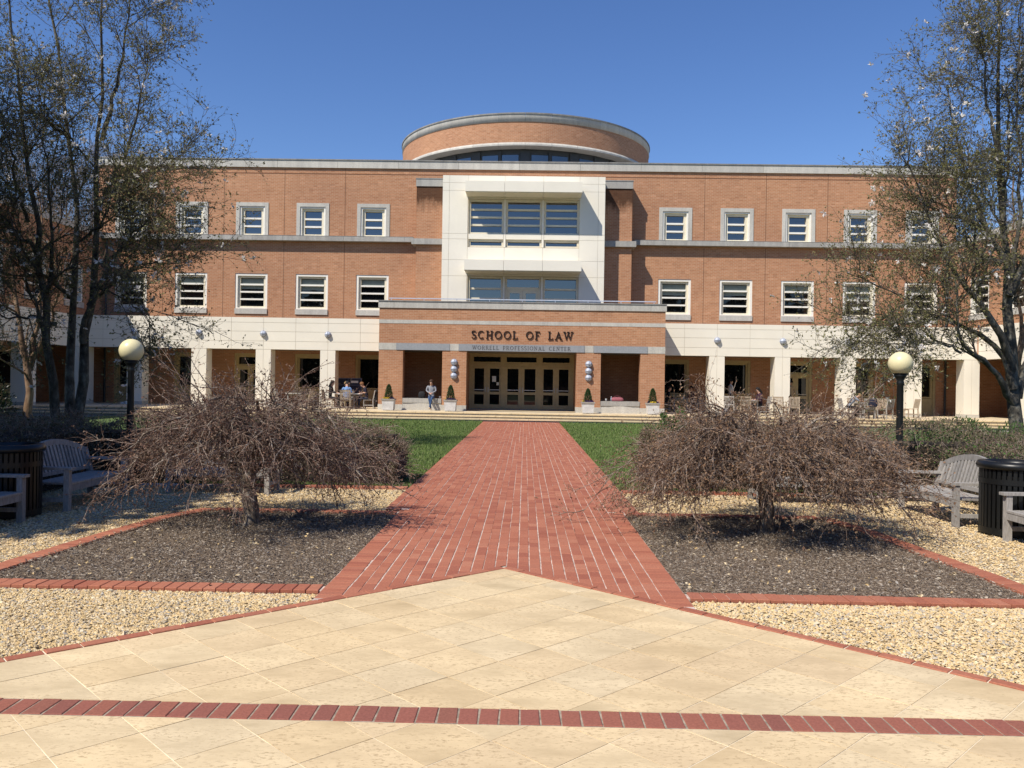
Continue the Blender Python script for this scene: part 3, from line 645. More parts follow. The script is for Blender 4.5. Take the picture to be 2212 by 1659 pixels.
# ---- wings: two storeys, running towards the viewer
for s in (-1, 1):
    xw = AX + s * XE; Y0, Y1 = 22.0, YW
    m_ = MB(); hs = [(YW - 2.9 - 3.3 * k - .88, YW - 2.9 - 3.3 * k + .88, 5.58, 7.49) for k in range(6)]
    gs = [(YW - 2.75 - 3.3 * k - 2.55, YW - 2.75 - 3.3 * k, ZT, ZB0) for k in range(6)]
    t_ = MB(); wall_y(t_, 0, Y0, Y1, ZB0, 9.26, hs, .3)
    m_.v = [(xw + s * y, x, z) for x, y, z in t_.v]; m_.f = t_.f; m_.m = t_.m; m_.sm = t_.sm
    x0, x1 = sorted((xw, xw + s * 14))
    m_.poly([(x0, Y0, 0), (x1, Y0, 0), (x1, Y0, 9.26), (x0, Y0, 9.26)]); m_.poly([(xw + s * 14, Y0, 0), (xw + s * 14, Y1, 0), (xw + s * 14, Y1, 9.26), (xw + s * 14, Y0, 9.26)])
    m_.poly([(x0, Y0, 9.2), (x1, Y0, 9.2), (x1, Y1, 9.2), (x0, Y1, 9.2)], 1)
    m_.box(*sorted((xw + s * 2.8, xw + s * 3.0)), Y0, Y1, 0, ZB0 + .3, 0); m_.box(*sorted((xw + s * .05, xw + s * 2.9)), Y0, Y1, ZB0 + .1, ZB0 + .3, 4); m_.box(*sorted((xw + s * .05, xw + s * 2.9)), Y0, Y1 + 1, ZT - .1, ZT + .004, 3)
    m_.build('wing_wall', ['brick', 'roofing', 'cream', 'terrace_stone', 'arcade_ceiling'], B)
    y = Y0
    while y < Y1 - .3:
        yn = min(y + 1.65, Y1 - .2); xa, xb = sorted((xw - s * .06, xw + s * .4))
        MB().box(xa, xb, y, yn - .01, 9.26, 9.6).build('coping_block', 'stone', B)
        zs = [ZB0, 3.69, 4.18, 4.635, ZB1]
        for c, d in zip(zs, zs[1:]):
            xa, xb = sorted((xw - s * .05, xw + s * .3))
            if yn < YB: MB().box(xa, xb, y + .007, yn - .007, c + .007, d - .007).build('panel', 'cream', B)
        y = yn
    for k in range(6):
        yc = YB - .4 - 3.3 * k - (3.3 if k >= 0 else 0) + .0
        if yc > Y0 + .4:
            xa, xb = sorted((xw - s * .045, xw + s * .7))
            o = MB().box(xa, xb, yc - .38, yc + .38, ZT, ZB0).build('column', 'cream', B); xa, xb = sorted((xw - s * .06, xw + s * .71)); MB().box(xa, xb, yc - .39, yc + .39, 0, ZT + .15).build('plinth', 'stone', o)
    for (a, b_, c, d) in hs[:4]:
        yc = (a + b_) / 2
        t_ = MB().ring(-.88, .88, 0, 1.91, .12, .03, .28, wb=.05); f_ = MB(); f_.v = [(s * y, x, z) for x, y, z in t_.v]; f_.f, f_.m, f_.sm = t_.f, t_.m, t_.sm
        o = f_.build('window', 'white_paint', B, loc=(xw - AX, yc - YP, 5.58))
        def side(name, mat, x0, x1, y0, y1, z0, z1):
            xa, xb = sorted((s * y0, s * y1)); return MB().box(xa, xb, x0, x1, z0, z1).build(name, mat, o, world=False)
        side('sill', 'stone', -.885, .885, -.06, .1, -.29, -.004)
        zs = [.06, .5, .92, 1.34, 1.79]
        for k in range(4): side('pane', 'glass_dark', -.76, .76, .25, .262, zs[k] + .03, zs[k + 1] - .03)
        for k in (1, 2, 3): side('glazing_bar', 'white_paint', -.76, .76, .12, .27, zs[k] - .045, zs[k] + .045)
    # ground floor windows of the wing's inner wall
    for k in range(5):
        yc = YW - 4.0 - 3.3 * k; xa, xb = sorted((xw + s * 2.72, xw + s * 2.79))
        o = MB().box(xa, xb, yc - .86, yc + .86, ZT, 3.1).build('window', 'frame_tan', B)
        xa, xb = sorted((xw + s * 2.70, xw + s * 2.73)); MB().box(xa, xb, yc - .63, yc + .63, 1.35, 2.9).build('pane', 'glass_dark', o)
# ---- piers and the cream box over the entrance
YQ, YX = 43.9, 43.0
for s in (-1, 1):
    x0, x1 = sorted((AX + s * 4.1, AX + s * 5.72))
    o = MB().box(x0, x1, YQ, YW + .05, 4.5, 12.12).build('pier', 'brick_stained', B)
    MB().box(x0 - .03, x1 + .03, YQ - .05, YW + .05, 12.12, 12.50).box(x0 - .05, x1 + .05, YQ - .07, YW + .05, 12.50, 12.55, 1).build('pier_coping', ['stone_dark', 'coping_top'], o)
    x0, x1 = sorted((AX + s * 4.25, AX + s * 5.93)); MB().box(x0, x1, YQ - .22, YQ + .02, 9.02, 9.32).box(*sorted((AX + s * 5.72, AX + s * 5.93)), YQ + .02, YW, 9.022, 9.318).build('string_course_block', 'stone_dark', o)
bx0, bx1, bz0, bz1 = AX - 4.23, AX + 4.19, 4.6, 12.51
wins = []
xs3 = [(-2.87, -1.05), (-.93, .93), (1.05, 2.87)]
for a, b_ in xs3: wins += [(AX + a, AX + b_, 9.48, 11.28), (AX + a, AX + b_, 8.80, 9.20), (AX + a, AX + b_, 5.0, 7.28)]
m_ = MB(); wall_y(m_, YX + .02, bx0, bx1, bz0, bz1 - .01, wins, .4)
m_.box(bx0, bx0 + .02, YX + .02, YW, bz0, bz1 - .01).box(bx1 - .02, bx1, YX + .02, YW, bz0, bz1 - .01).box(bx0, bx1, YX + .03, YW, bz1 - .05, bz1 - .012)
box = m_.build('entrance_bay', 'cream_joint', B)
pan = []
zrow = [bz0, 7.28, 8.12, 9.20, 9.48, 11.72, 12.12, bz1]
for s in (-1, 1):
    for a, b_ in ((2.90, 3.87), (3.87, 4.21)):
        xa, xb = sorted((AX - .02 + s * a, AX - .02 + s * b_))
        for c, d in zip(zrow, zrow[1:]): pan.append((xa, xb, c, d))
for a, b_ in ((-2.92, -1.0), (-1.0, 1.0), (1.0, 2.88)): pan += [(AX + a, AX + b_, 12.12, bz1), (AX + a, AX + b_, 11.30, 12.12), (AX + a, AX + b_, 7.30, 8.78)]
for a in (-.99, .99): pan += [(AX + a - .055, AX + a + .055, 8.80, 11.28), (AX + a - .055, AX + a + .055, 5., 7.28)]
for a, b_ in xs3: pan.append((AX + a, AX + b_, 9.20, 9.48))
for (a, b_, c, d) in pan: MB().box(a + .006, b_ - .006, YX, YX + .035, c + .006, d - .006).build('panel', 'cream', box)
for s, xx in ((-1, bx0), (1, bx1)):
    for c, d in zip(zrow, zrow[1:]): xa, xb = sorted((xx + s * .008, xx - s * .012)); MB().box(xa, xb, YX + .001, YW - .05, c + .006, d - .006).build('panel', 'cream', box)
for z0, z1 in ((11.40, 11.95), (7.42, 7.97)):
    for a, b_ in ((-2.99, -.99), (-.99, .98), (.98, 2.95)):
        o = MB().box(AX + a + .006, AX + b_ - .006, YX - 1.18, YX - .002, z0 + .02, z1).build('canopy', 'cream', box)
        MB().box(AX + a + .03, AX + b_ - .03, YX - 1.14, YX - .03, z0 - .01, z0 + .018).build('canopy_soffit', 'frame_cream', o)
for (a, b_, c, d) in wins:
    w_ = MB().ring(a, b_, c, d, .1, YX + .1, YX + .36, wb=.09, wt=.1).build('window', 'frame_cream', box)
    nb = 4 if 1.5 < d - c < 2 else 1 if d - c < 1 else 4
    if d < 7.5 and abs((a + b_) / 2 - AX) < .5:      # balcony door in the middle
        MB().box(a + .1, b_ - .1, YX + .28, YX + .30, 6.75, d - .1).build('pane', 'glass', w_); MB().box(a + .1, b_ - .1, YX + .2, YX + .33, 6.6, 6.75).build('transom_bar', 'frame_cream', w_)
        for q in (-1, 1):
            xa, xb = sorted((AX + q * .005, AX + q * .83)); l = MB().ring(xa, xb, c, 6.6, .16, YX + .22, YX + .30).build('door_leaf', 'frame_cream', w_); MB().box(xa + .16, xb - .16, YX + .25, YX + .26, c + .16, 6.44).build('pane', 'glass', l)
        continue
    for k in range(nb):
        z0 = c + .09 + (d - c - .19) * k / nb; z1 = c + .09 + (d - c - .19) * (k + 1) / nb
        MB().box(a + .1, b_ - .1, YX + .29, YX + .30, z0 + .03, z1 - .03).build('pane', 'glass', w_)
        if k: MB().box(a + .1, b_ - .1, YX + .2, YX + .32, z0 - .05, z0 + .05).build('glazing_bar', 'frame_cream', w_)
# ---- portico
PH = 6.91; ZC = 5.66
openings = [(AX - 5.74, AX - 3.83, ZT, 3.27), (AX - 2.66, AX + 2.66, ZT, 3.27), (AX + 3.83, AX + 5.74, ZT, 3.27)]
m_ = MB(); wall_y(m_, YP, AX - PH, AX + PH, ZT, ZC - .36, openings, .55)
for s in (-1, 1):
    xa, xb = sorted((AX + s * PH, AX + s * (PH - .5)))
    m_.poly([(AX + s * PH, YP, ZT), (AX + s * PH, YW, ZT), (AX + s * PH, YW, ZC - .36), (AX + s * PH, YP, ZC - .36)]); m_.poly([(AX + s * (PH - .4), YP + .5, ZT), (AX + s * (PH - .4), YW, ZT), (AX + s * (PH - .4), YW, 3.4), (AX + s * (PH - .4), YP + .5, 3.4)])
    m_.box(*sorted((AX + s * 2.72, AX + s * 2.95)), YP + .5, 43.45, ZT, 3.4)
    m_.box(*sorted((AX + s * 2.95, AX + s * 6.5)), 43.3, 43.5, ZT, 3.4)
m_.build('portico_wall', 'brick', B)
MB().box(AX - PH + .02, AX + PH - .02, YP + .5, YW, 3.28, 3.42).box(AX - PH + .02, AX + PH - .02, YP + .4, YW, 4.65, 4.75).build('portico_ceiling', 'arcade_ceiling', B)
def blocks(z0, z1, y, p, cuts, mats, name, cap=None):
    for k, (a, b_) in enumerate(zip(cuts, cuts[1:])):
        mt = mats[k % len(mats)]; pr = p + (.02 if mt == 'stone_blue' else 0)
        xa = a - (.0 if k else p); xb = b_ + (p if k == len(cuts) - 2 else 0)
        o = MB().box(xa + .004, xb - .004, y - pr, y + .5, z0, z1).build(name, mt, B)
        if cap: MB().box(xa, xb, y - pr - .03, y + .55, z1, z1 + cap).build('coping_cap', 'coping_top', o)
cu = [AX + v for v in (-6.91, -6.2, -3.3, 0, 3.3, 6.2, 6.91)]
blocks(ZC - .36, ZC - .05, YP, .05, cu, ['stone'], 'coping_block', .05)
blocks(4.55, 4.73, YP, .012, [AX + v for v in (-6.91, -3.3, 0, 3.3, 6.91)], ['stone'], 'stone_band')
blocks(3.27, 3.60, YP, .015, [AX + v for v in (-6.91, -6.07, -3.47, -3.04, 3.04, 3.47, 6.07, 6.91)], ['stone', 'stone_blue'], 'lintel')
for s in (-1, 1):
    for a, b_ in ((2.66, 3.83), (5.74, 6.91)):
        xa, xb = sorted((AX + s * a, AX + s * b_)); MB().box(xa - .012, xb + .012, YP - .02, YP + .56, ZT, ZT + .27).build('pier_base', 'stone', B)
    xa, xb = sorted((AX + s * 3.845, AX + s * 5.725))
    o = MB().box(xa, xb, YP - .03, YP + .5, ZT + .36, .94).build('stone_bench', 'stone_dark', B)
    n = 14; pts = [(xa + (xb - xa) * i / n, ZT + .23 + .12 * math.sin(PI * i / n)) for i in range(n + 1)]
    q = MB()
    for i in range(n): q.poly([(pts[i][0], YP - .022, ZT), (pts[i + 1][0], YP - .022, ZT), (pts[i + 1][0], YP - .022, pts[i + 1][1]), (pts[i][0], YP - .022, pts[i][1])]); q.poly([(pts[i][0], YP - .022, pts[i][1]), (pts[i + 1][0], YP - .022, pts[i + 1][1]), (pts[i + 1][0], YP + .02, pts[i + 1][1]), (pts[i][0], YP + .02, pts[i][1])])
    q.build('arched_face', 'stone', o); MB().box(xa, xb, YP + .01, YP + .48, ZT, ZT + .36).build('bench_base', 'stone', o)
# roof rail over the portico
m_ = MB(); m_.beam((AX - 6.5, YP + .35, 5.80), (AX + 6.5, YP + .35, 5.80), .045, .045)
for k in range(9): m_.beam((AX - 6.4 + 1.6 * k, YP + .35, ZC), (AX - 6.4 + 1.6 * k, YP + .35, 5.8), .025, .025)
m_.build('rail', 'white_metal', B)
# ---- entrance doors
YD = 43.2
fr = MB().box(AX - 2.72, AX + 2.72, YD - .02, YD + .1, 2.62, 2.74).box(AX - 2.72, AX + 2.72, YD - .02, YD + .1, 3.2, 3.28)
for v in (-2.72, -1.06, .88, 2.54): fr.box(AX + v, AX + v + .18, YD - .06, YD + .12, ZT, 3.28)
fr = fr.build('entrance_frame', 'frame_tan', B)
for k, c in enumerate((-1.80, 0, 1.80)):
    c += AX; hw = .80 if k != 1 else .88
    MB().ring(c - hw, c + hw, 2.74, 3.2, .1, YD, YD + .06).build('transom_frame', 'frame_tan', fr); MB().box(c - hw + .1, c + hw - .1, YD + .03, YD + .04, 2.84, 3.1).build('transom_pane', 'glass_dark', fr)
    d_ = MB().box(c - hw, c + hw, YD - .1, YD + .1, ZT, ZT + .03).build('door', 'stone_dark', fr)
    d_.location = (0, 0, 0)
    for q in (-1, 1):
        xa, xb = sorted((c + q * .004, c + q * hw)); l = MB().ring(xa, xb, ZT + .04, 2.61, .15, YD, YD + .06, wb=.22, wt=.12).box(xa + .15, xb - .15, YD + .002, YD + .06, 1.14, 1.28).build('door_leaf', 'frame_tan', fr)
        MB().box(xa + .15, xb - .15, YD + .03, YD + .04, 1.28, 2.49).build('pane', 'glass_dark', l); MB().box(xa + .15, xb - .15, YD + .03, YD + .04, .62, 1.14).build('pane', 'glass_dark', l)
        MB().box(xa + .12, xb - .12, YD - .07, YD - .04, 1.36, 1.40).build('push_bar', 'steel', l)
        hx = c + q * .07; MB().box(hx - .02, hx + .02, YD - .06, YD, 1.26, 1.52).build('handle', 'steel', l)
        if k == 0 and q == 1: MB().box(xa + .27, xa + .47, YD + .018, YD + .022, 1.80, 2.1).build('notice', 'paper', l); MB().box(xa + .5, xa + .62, YD + .018, YD + .022, 1.62, 1.78).build('notice', 'paper', l)
# ---- the drum on the roof
DC = (AX - .02, 57.0, 0); DR = 8.36
d0 = MB().lathe([(DR, 15.9), (DR, 17.12)], 128, DC).build('drum', 'brick_drum', B)
for k in range(16):
    a0 = PI + .06 + (PI - .12) * k / 16 - .0; a1 = a0 + (PI - .12) / 16 - .0012
    o = MB().lathe([(DR - .4, 17.12), (DR + .04, 17.12), (DR + .04, 17.56)], 8, DC, a0=a0, a1=a1).build('coping_block', 'stone', d0)
    MB().lathe([(DR + .04, 17.56), (DR + .09, 17.56), (DR + .09, 17.64), (DR - .5, 17.64)], 8, DC, a0=a0, a1=a1, smooth=False).build('coping_cap', 'coping_top', o)
    MB().lathe([(DR - 1.0, 15.70), (DR + .08, 15.71), (DR + .08, 15.80), (DR, 15.91)], 8, DC, a0=a0, a1=a1, smooth=False).build('lip_block', 'stone', d0)
MB().lathe([(DR - .3, 17.5), (0.01, 17.5)], 64, DC).build('drum_roof', 'roofing', d0)
MB().lathe([(DR - .72, 13.2), (DR - .72, 15.72)], 96, DC).build('clerestory_wall', 'frame_dark', d0)
for k in range(8):
    a = PI + (k + .5) * PI / 8; da = PI / 8
    for q in (-1, 1):
        ac = a + q * da * .205; wd = da * .165
        MB().lathe([(DR - .70, 13.4), (DR - .70, 15.36)], 5, DC, a0=ac - wd, a1=ac + wd, smooth=False).build('clerestory_pane', 'glass', d0)
    rm = DR - .68
    for ac, wd in ((a, .07), (a - da * .5, .27)):
        cx, cy = DC[0] + rm * math.cos(ac), DC[1] + rm * math.sin(ac)
        o = MB().box(-wd, wd, -.05, .05, 13.3, 15.6).build('mullion', 'frame_dark', d0, loc=Vector((cx, cy, 0)) - wloc(d0)); o.rotation_euler = (0, 0, ac + PI / 2)
# ---- lettering
def arc(cx, cz, rx, rz, a0, a1, n=14): return [(cx + rx * math.cos(math.radians(a0 + (a1 - a0) * i / n)), cz + rz * math.sin(math.radians(a0 + (a1 - a0) * i / n))) for i in range(n + 1)]
GL = {  # glyph: (width, strokes (points, thickness), serifs (x, z))
 'S': (.62, [(arc(.31, .74, .23, .22, 25, 270, 12) + arc(.31, .27, .25, .23, 90, -160, 12)[1:], .15)], []),
 'C': (.80, [(arc(.42, .5, .36, .44, 48, 312, 20), .15)], []),
 'O': (.92, [(arc(.46, .5, .38, .44, 0, 360, 28), .16)], []),
 'H': (.86, [([(.17, .04), (.17, .96)], .17), ([(.69, .04), (.69, .96)], .17), ([(.2, .5), (.66, .5)], .09)], [(.17, 0), (.17, 1), (.69, 0), (.69, 1)]),
 'L': (.68, [([(.17, .04), (.17, .96)], .17), ([(.17, .05), (.6, .05)], .10), ([(.585, .03), (.585, .24)], .07)], [(.17, 0), (.17, 1)]),
 'F': (.64, [([(.17, .04), (.17, .96)], .17), ([(.17, .95), (.58, .95)], .10), ([(.57, .97), (.57, .76)], .07), ([(.2, .52), (.48, .52)], .09)], [(.17, 0), (.17, 1)]),
 'A': (.86, [([(.12, .04), (.43, .97)], .09), ([(.40, .97), (.74, .04)], .17), ([(.22, .32), (.62, .32)], .08)], [(.12, 0), (.74, 0)]),
 'W': (1.16, [([(.1, .97), (.34, .04)], .16), ([(.34, .04), (.56, .90)], .08), ([(.54, .90), (.80, .04)], .16), ([(.80, .04), (1.02, .97)], .08)], [(.1, 1), (.56, 1), (1.03, 1)]),
 'R': (.76, [([(.15, .04), (.15, .96)], .15), ([(.15, .95), (.40, .95)] + arc(.40, .72, .20, .23, 90, -90, 8) + [(.17, .49)], .1), ([(.38, .48), (.68, .04)], .14)], [(.15, 0), (.15, 1), (.69, 0)]),
 'E': (.66, [([(.15, .04), (.15, .96)], .15), ([(.15, .95), (.58, .95)], .1), ([(.15, .05), (.6, .05)], .1), ([(.2, .51), (.48, .51)], .09)], [(.15, 0), (.15, 1)]),
 'P': (.66, [([(.15, .04), (.15, .96)], .15), ([(.15, .95), (.38, .95)] + arc(.38, .69, .21, .26, 90, -90, 8) + [(.17, .43)], .1)], [(.15, 0), (.15, 1)]),
 'I': (.34, [([(.16, .04), (.16, .96)], .16)], [(.16, 0), (.16, 1)]),
 'N': (.88, [([(.15, .04), (.15, .96)], .09), ([(.15, .95), (.70, .05)], .16), ([(.70, .04), (.70, .96)], .09)], [(.15, 0), (.13, 1), (.70, 1)]),
 'T': (.74, [([(.37, .04), (.37, .96)], .16), ([(.05, .94), (.69, .94)], .1), ([(.06, .96), (.06, .76)], .07), ([(.68, .96), (.68, .76)], .07)], [(.37, 0)]),
}
def glyph(ch, h, x, z, y, dep, bold=1.0):
    wd, strokes, ser = GL[ch]; m_ = MB(); lay = 0
    for pts, tk in strokes:
        tk *= bold; p = [Vector((a, b_)) for a, b_ in pts]; n = len(p); closed = (p[0] - p[-1]).length < 1e-4; Ls = []; Rs = []
        for i in range(n):
            if closed: t0 = p[(i + 1) % (n - 1)] - p[(i - 1) % (n - 1)]
            else: t0 = p[min(i + 1, n - 1)] - p[max(i - 1, 0)]
            t0.normalize(); nn = Vector((-t0.y, t0.x)); kk = tk / 2
            if ch in 'OCS': kk *= .62 + .5 * abs(t0.y)
            Ls.append(p[i] + nn * kk); Rs.append(p[i] - nn * kk)
        yy = y - dep - lay * .0012; lay += 1
        fx = lambda q: x + q.x * h; fz = lambda q: z + q.y * h
        for i in range(n - 1):
            a, b_, c, d = Rs[i], Rs[i + 1], Ls[i + 1], Ls[i]
            m_.poly([(fx(a), yy, fz(a)), (fx(b_), yy, fz(b_)), (fx(c), yy, fz(c)), (fx(d), yy, fz(d))])
            for e0, e1 in ((a, b_), (c, d)): m_.poly([(fx(e0), yy, fz(e0)), (fx(e0), y, fz(e0)), (fx(e1), y, fz(e1)), (fx(e1), yy, fz(e1))])
        for e0, e1 in ((Rs[0], Ls[0]), (Rs[-1], Ls[-1])): m_.poly([(fx(e0), yy, fz(e0)), (fx(e0), y, fz(e0)), (fx(e1), y, fz(e1)), (fx(e1), yy, fz(e1))])
    for sx, sz in ser:
        z0, z1 = (z, z + .065 * h) if sz == 0 else (z + .935 * h, z + h); m_.box(x + (sx - .15) * h, x + (sx + .15) * h, y - dep - .005, y, z0, z1)
    return m_, wd * h
def write(txt, x0, x1, z, h, y, dep, mat, gap, space, bold=1.0):
    tot = sum((GL[c][0] * h + gap) if c != ' ' else space for c in txt) - gap; sc = (x1 - x0) / tot; x = x0
    for c in txt:
        if c == ' ': x += space * sc; continue
        m_, wd = glyph(c, h, 0, 0, 0, dep, bold)
        m_.v = [(v[0] * sc, v[1], v[2]) for v in m_.v]
        m_.build('letter', mat, B, loc=(x - AX, y - YP, z)); x += (wd + gap) * sc
write('SCHOOL OF LAW', AX - 2.44, AX + 2.47, 3.87, .39, YP - .004, .05, 'letter_bronze', .07, .30, .72)
write('WORRELL PROFESSIONAL CENTER', AX - 2.38, AX + 2.36, 3.335, .195, YP - .0355, .004, 'letter_cut', .042, .16, .95)
# ================================================================== trees and planting
def at(x, y, D):
    """point at depth D (metres along +Y) seen at pixel (x, y) of the 2212 x 1659 picture"""
    v = fw + rv * ((x - 1106) / F_PX) + uv * ((829.5 - y) / F_PX); return np.array(v * (D / v.y)) + np.array([0, 0, EYE])
def resample(P, K):
    P = np.asarray(P, float); d = np.concatenate([[0], np.cumsum(np.linalg.norm(np.diff(P, axis=0), axis=1))]); u = np.linspace(0, d[-1], K)
    Q = np.stack([np.interp(u, d, P[:, i]) for i in range(3)], 1)
    for _ in range(2): Q[1:-1] = .25 * Q[:-2] + .5 * Q[1:-1] + .25 * Q[2:]
    return Q
def grow(st, d, ln, r0, K, curl, grav, tip=.25, r=rng):
    N = len(st); P = np.empty((N, K, 3)); P[:, 0] = st; d = norm(d); seg = (ln / (K - 1))[:, None]
    for k in range(1, K):
        P[:, k] = P[:, k - 1] + d * seg; d = norm(d + r.normal(size=(N, 3)) * curl + np.array([0, 0, grav]))
    return P, r0[:, None] * np.linspace(1, tip, K)[None]
def sprout(P, R, per, t0, t1, ang, lr, rr, up=0., r=rng, lens=None):
    N, K, _ = P.shape; i = np.repeat(np.arange(N), per); t_ = r.uniform(t0, t1, len(i)) * (K - 1); k = np.minimum(t_.astype(int), K - 2); f = (t_ - k)[:, None]
    st = P[i, k] * (1 - f) + P[i, k + 1] * f; tg = norm(P[i, k + 1] - P[i, k]); pr = norm(np.cross(tg, r.normal(size=tg.shape)))
    a = r.uniform(ang[0], ang[1], len(i))[:, None]; d = tg * np.cos(a) + pr * np.sin(a) + np.array([0, 0, up])
    L0 = np.linalg.norm(np.diff(P, axis=1), axis=2).sum(1)[i] if lens is None else np.full(len(i), 1.)
    ln = L0 * r.uniform(lr[0], lr[1], len(i)) * (1.15 - .5 * t_ / (K - 1)) if lens is None else r.uniform(lens[0], lens[1], len(i))
    rad = np.minimum((R[i, k] * (1 - f[:, 0]) + R[i, k + 1] * f[:, 0]) * rr, 1)
    return st, d, ln, rad
def magnolia(name, base, stems, label, cat, group, seed, leaf_mat, per=(9, 9, 8), bl=260, leafn=5, barkm='bark_magnolia', twigm='twig_magnolia', r_top=.02):
    r = np.random.default_rng(seed); t_ = thing(name, tuple(base), label, cat, group); off = np.array(base)
    tr = NM(); cr = NM(); tw3 = []; S1 = []
    K = 14
    for pts, D, ra, rb in stems:
        P = resample([at(x, y, D + dd) for (x, y, dd) in pts], K)[None]; P[:, 1:-1] += r.normal(size=(1, K - 2, 3)) * .03
        R = (rb + (ra - rb) * np.linspace(1, 0, K) ** 1.7)[None] * (1 + r.normal(size=(1, K)) * .04)
        tr.add(*tubes(P - off, R, 9), 0); S1.append((P, R))
    P = np.concatenate([a for a, b_ in S1]); R = np.concatenate([b_ for a, b_ in S1])
    st, d, ln, rad = sprout(P, R, per[0], .30, 1., (.5, 1.2), None, .5, .15, r, lens=(.7, 2.0))
    P1, R1 = grow(st, d, ln, np.clip(rad, .010, .03), 8, .17, .04, .3, r); tr.add(*tubes(P1 - off, R1, 5), 0)
    st, d, ln, rad = sprout(P1, R1, per[1], .15, 1., (.4, 1.2), None, .6, .05, r, lens=(.45, 1.05))
    P2, R2 = grow(st, d, ln, np.clip(rad, .006, .014), 6, .22, .04, .4, r); cr.add(*tubes(P2 - off, R2, 4), 0)
    st, d, ln, rad = sprout(P2, R2, per[2], .1, 1., (.4, 1.3), None, .6, .05, r, lens=(.14, .38))
    P3, R3 = grow(st, d, ln, np.clip(rad, .0028, .006), 3, .35, .05, .5, r); cr.add(*tubes(P3 - off, R3, 3), 0)
    n = len(P3); i = np.repeat(np.arange(n), leafn); k = r.integers(1, 3, len(i)); keep = r.random(len(i)) < .72; i, k = i[keep], k[keep]
    C = P3[i, k] + r.normal(size=(len(i), 3)) * .012; D = norm(P3[i, k] - P3[i, k - 1])
    L_ = r.uniform(.03, .07, len(i)); cr.add(*leaves(C - off, L_, L_ * r.uniform(.4, .6, len(i)), D, .3, r), 1)
    tr.build('trunk', [barkm], t_, smooth=True); cr.build('crown', [twigm, leaf_mat], t_)
    if bl:
        i = r.choice(n, bl); c = P3[i, -1]; bn = NM(); npet = 8
        C = np.repeat(c, npet, 0); ax = norm(np.repeat(norm(r.normal(size=(bl, 3)) + [0, -.3, .5]), npet, 0)); D = norm(np.cross(ax, r.normal(size=C.shape))) + ax * .35
        L_ = np.repeat(r.uniform(.06, .105, bl), npet); bn.add(*leaves(C - off, L_, L_ * .42, D * 3, .3, r), 0); bn.build('blossom', ['blossom'], t_)
    return t_
z3 = lambda pts, a=0, b_=0: [(x, y, a + (b_ - a) * i / (len(pts) - 1)) for i, (x, y) in enumerate(pts)]
magnolia('magnolia_tree', (-10.0, 18.0, 0), [
    (z3([(122, 985), (116, 888), (106, 760), (90, 560), (62, 380), (40, 200), (18, 10), (5, -110)], 0, -.8), 18, .12, .02),
    (z3([(150, 985), (151, 893), (147, 760), (168, 640), (172, 480), (150, 300), (128, 130), (95, -60), (80, -140)], .2, 1.4), 18, .12, .02),
    (z3([(172, 985), (175, 893), (180, 740), (206, 600), (208, 420), (216, 250), (222, 60), (225, -130)], .1, .2), 18, .13, .02),
    (z3([(180, 740), (168, 705), (205, 640), (240, 565), (285, 505), (325, 475), (352, 468)], 0, -1.0), 18, .075, .012),
    (z3([(207, 470), (240, 400), (275, 330), (298, 255), (310, 190), (318, 120)], .1, -.3), 18, .06, .012),
    (z3([(222, 300), (245, 215), (265, 120), (280, 20), (285, -80)], .1, .9), 18, .055, .012),
    (z3([(208, 440), (262, 395), (310, 376), (350, 372), (375, 366)], .1, .6), 18, .045, .01),
    (z3([(90, 560), (50, 520), (0, 470), (-50, 430)], 0, -.8), 18, .06, .012),
    (z3([(150, 300), (100, 260), (30, 230), (-40, 180)], 0, -1.2), 18, .05, .012),
    (z3([(190, 660), (260, 600), (315, 568), (355, 560), (375, 570)], 0, -.3), 18, .045, .01),
    (z3([(100, 640), (118, 520), (105, 400), (90, 300), (95, 200)], 0, -1.3), 18, .05, .012),
    (z3([(60, 480), (30, 380), (20, 300), (-10, 220)], 0, -1.5), 18, .045, .01),
    (z3([(172, 520), (205, 500), (250, 470), (285, 430), (300, 400)], 0, -1.2), 18, .04, .01),
    (z3([(150, 640), (95, 590), (30, 600), (-30, 570)], .2, -1.4), 18, .05, .012),
    (z3([(206, 620), (255, 640), (300, 670), (335, 705)], 0, -.8), 18, .03, .008),
    (z3([(106, 760), (70, 640), (40, 560), (20, 470)], 0, -1.6), 18, .05, .012),
    (z3([(120, 700), (60, 680), (10, 690), (-40, 660)], 0, -.9), 18, .05, .012)],
    'multi trunked magnolia with white blossoms and small leaves, in front of the left arcade', 'tree', 'flowering magnolias', 21, 'leaf_magnolia', per=(12, 10, 10), bl=640)
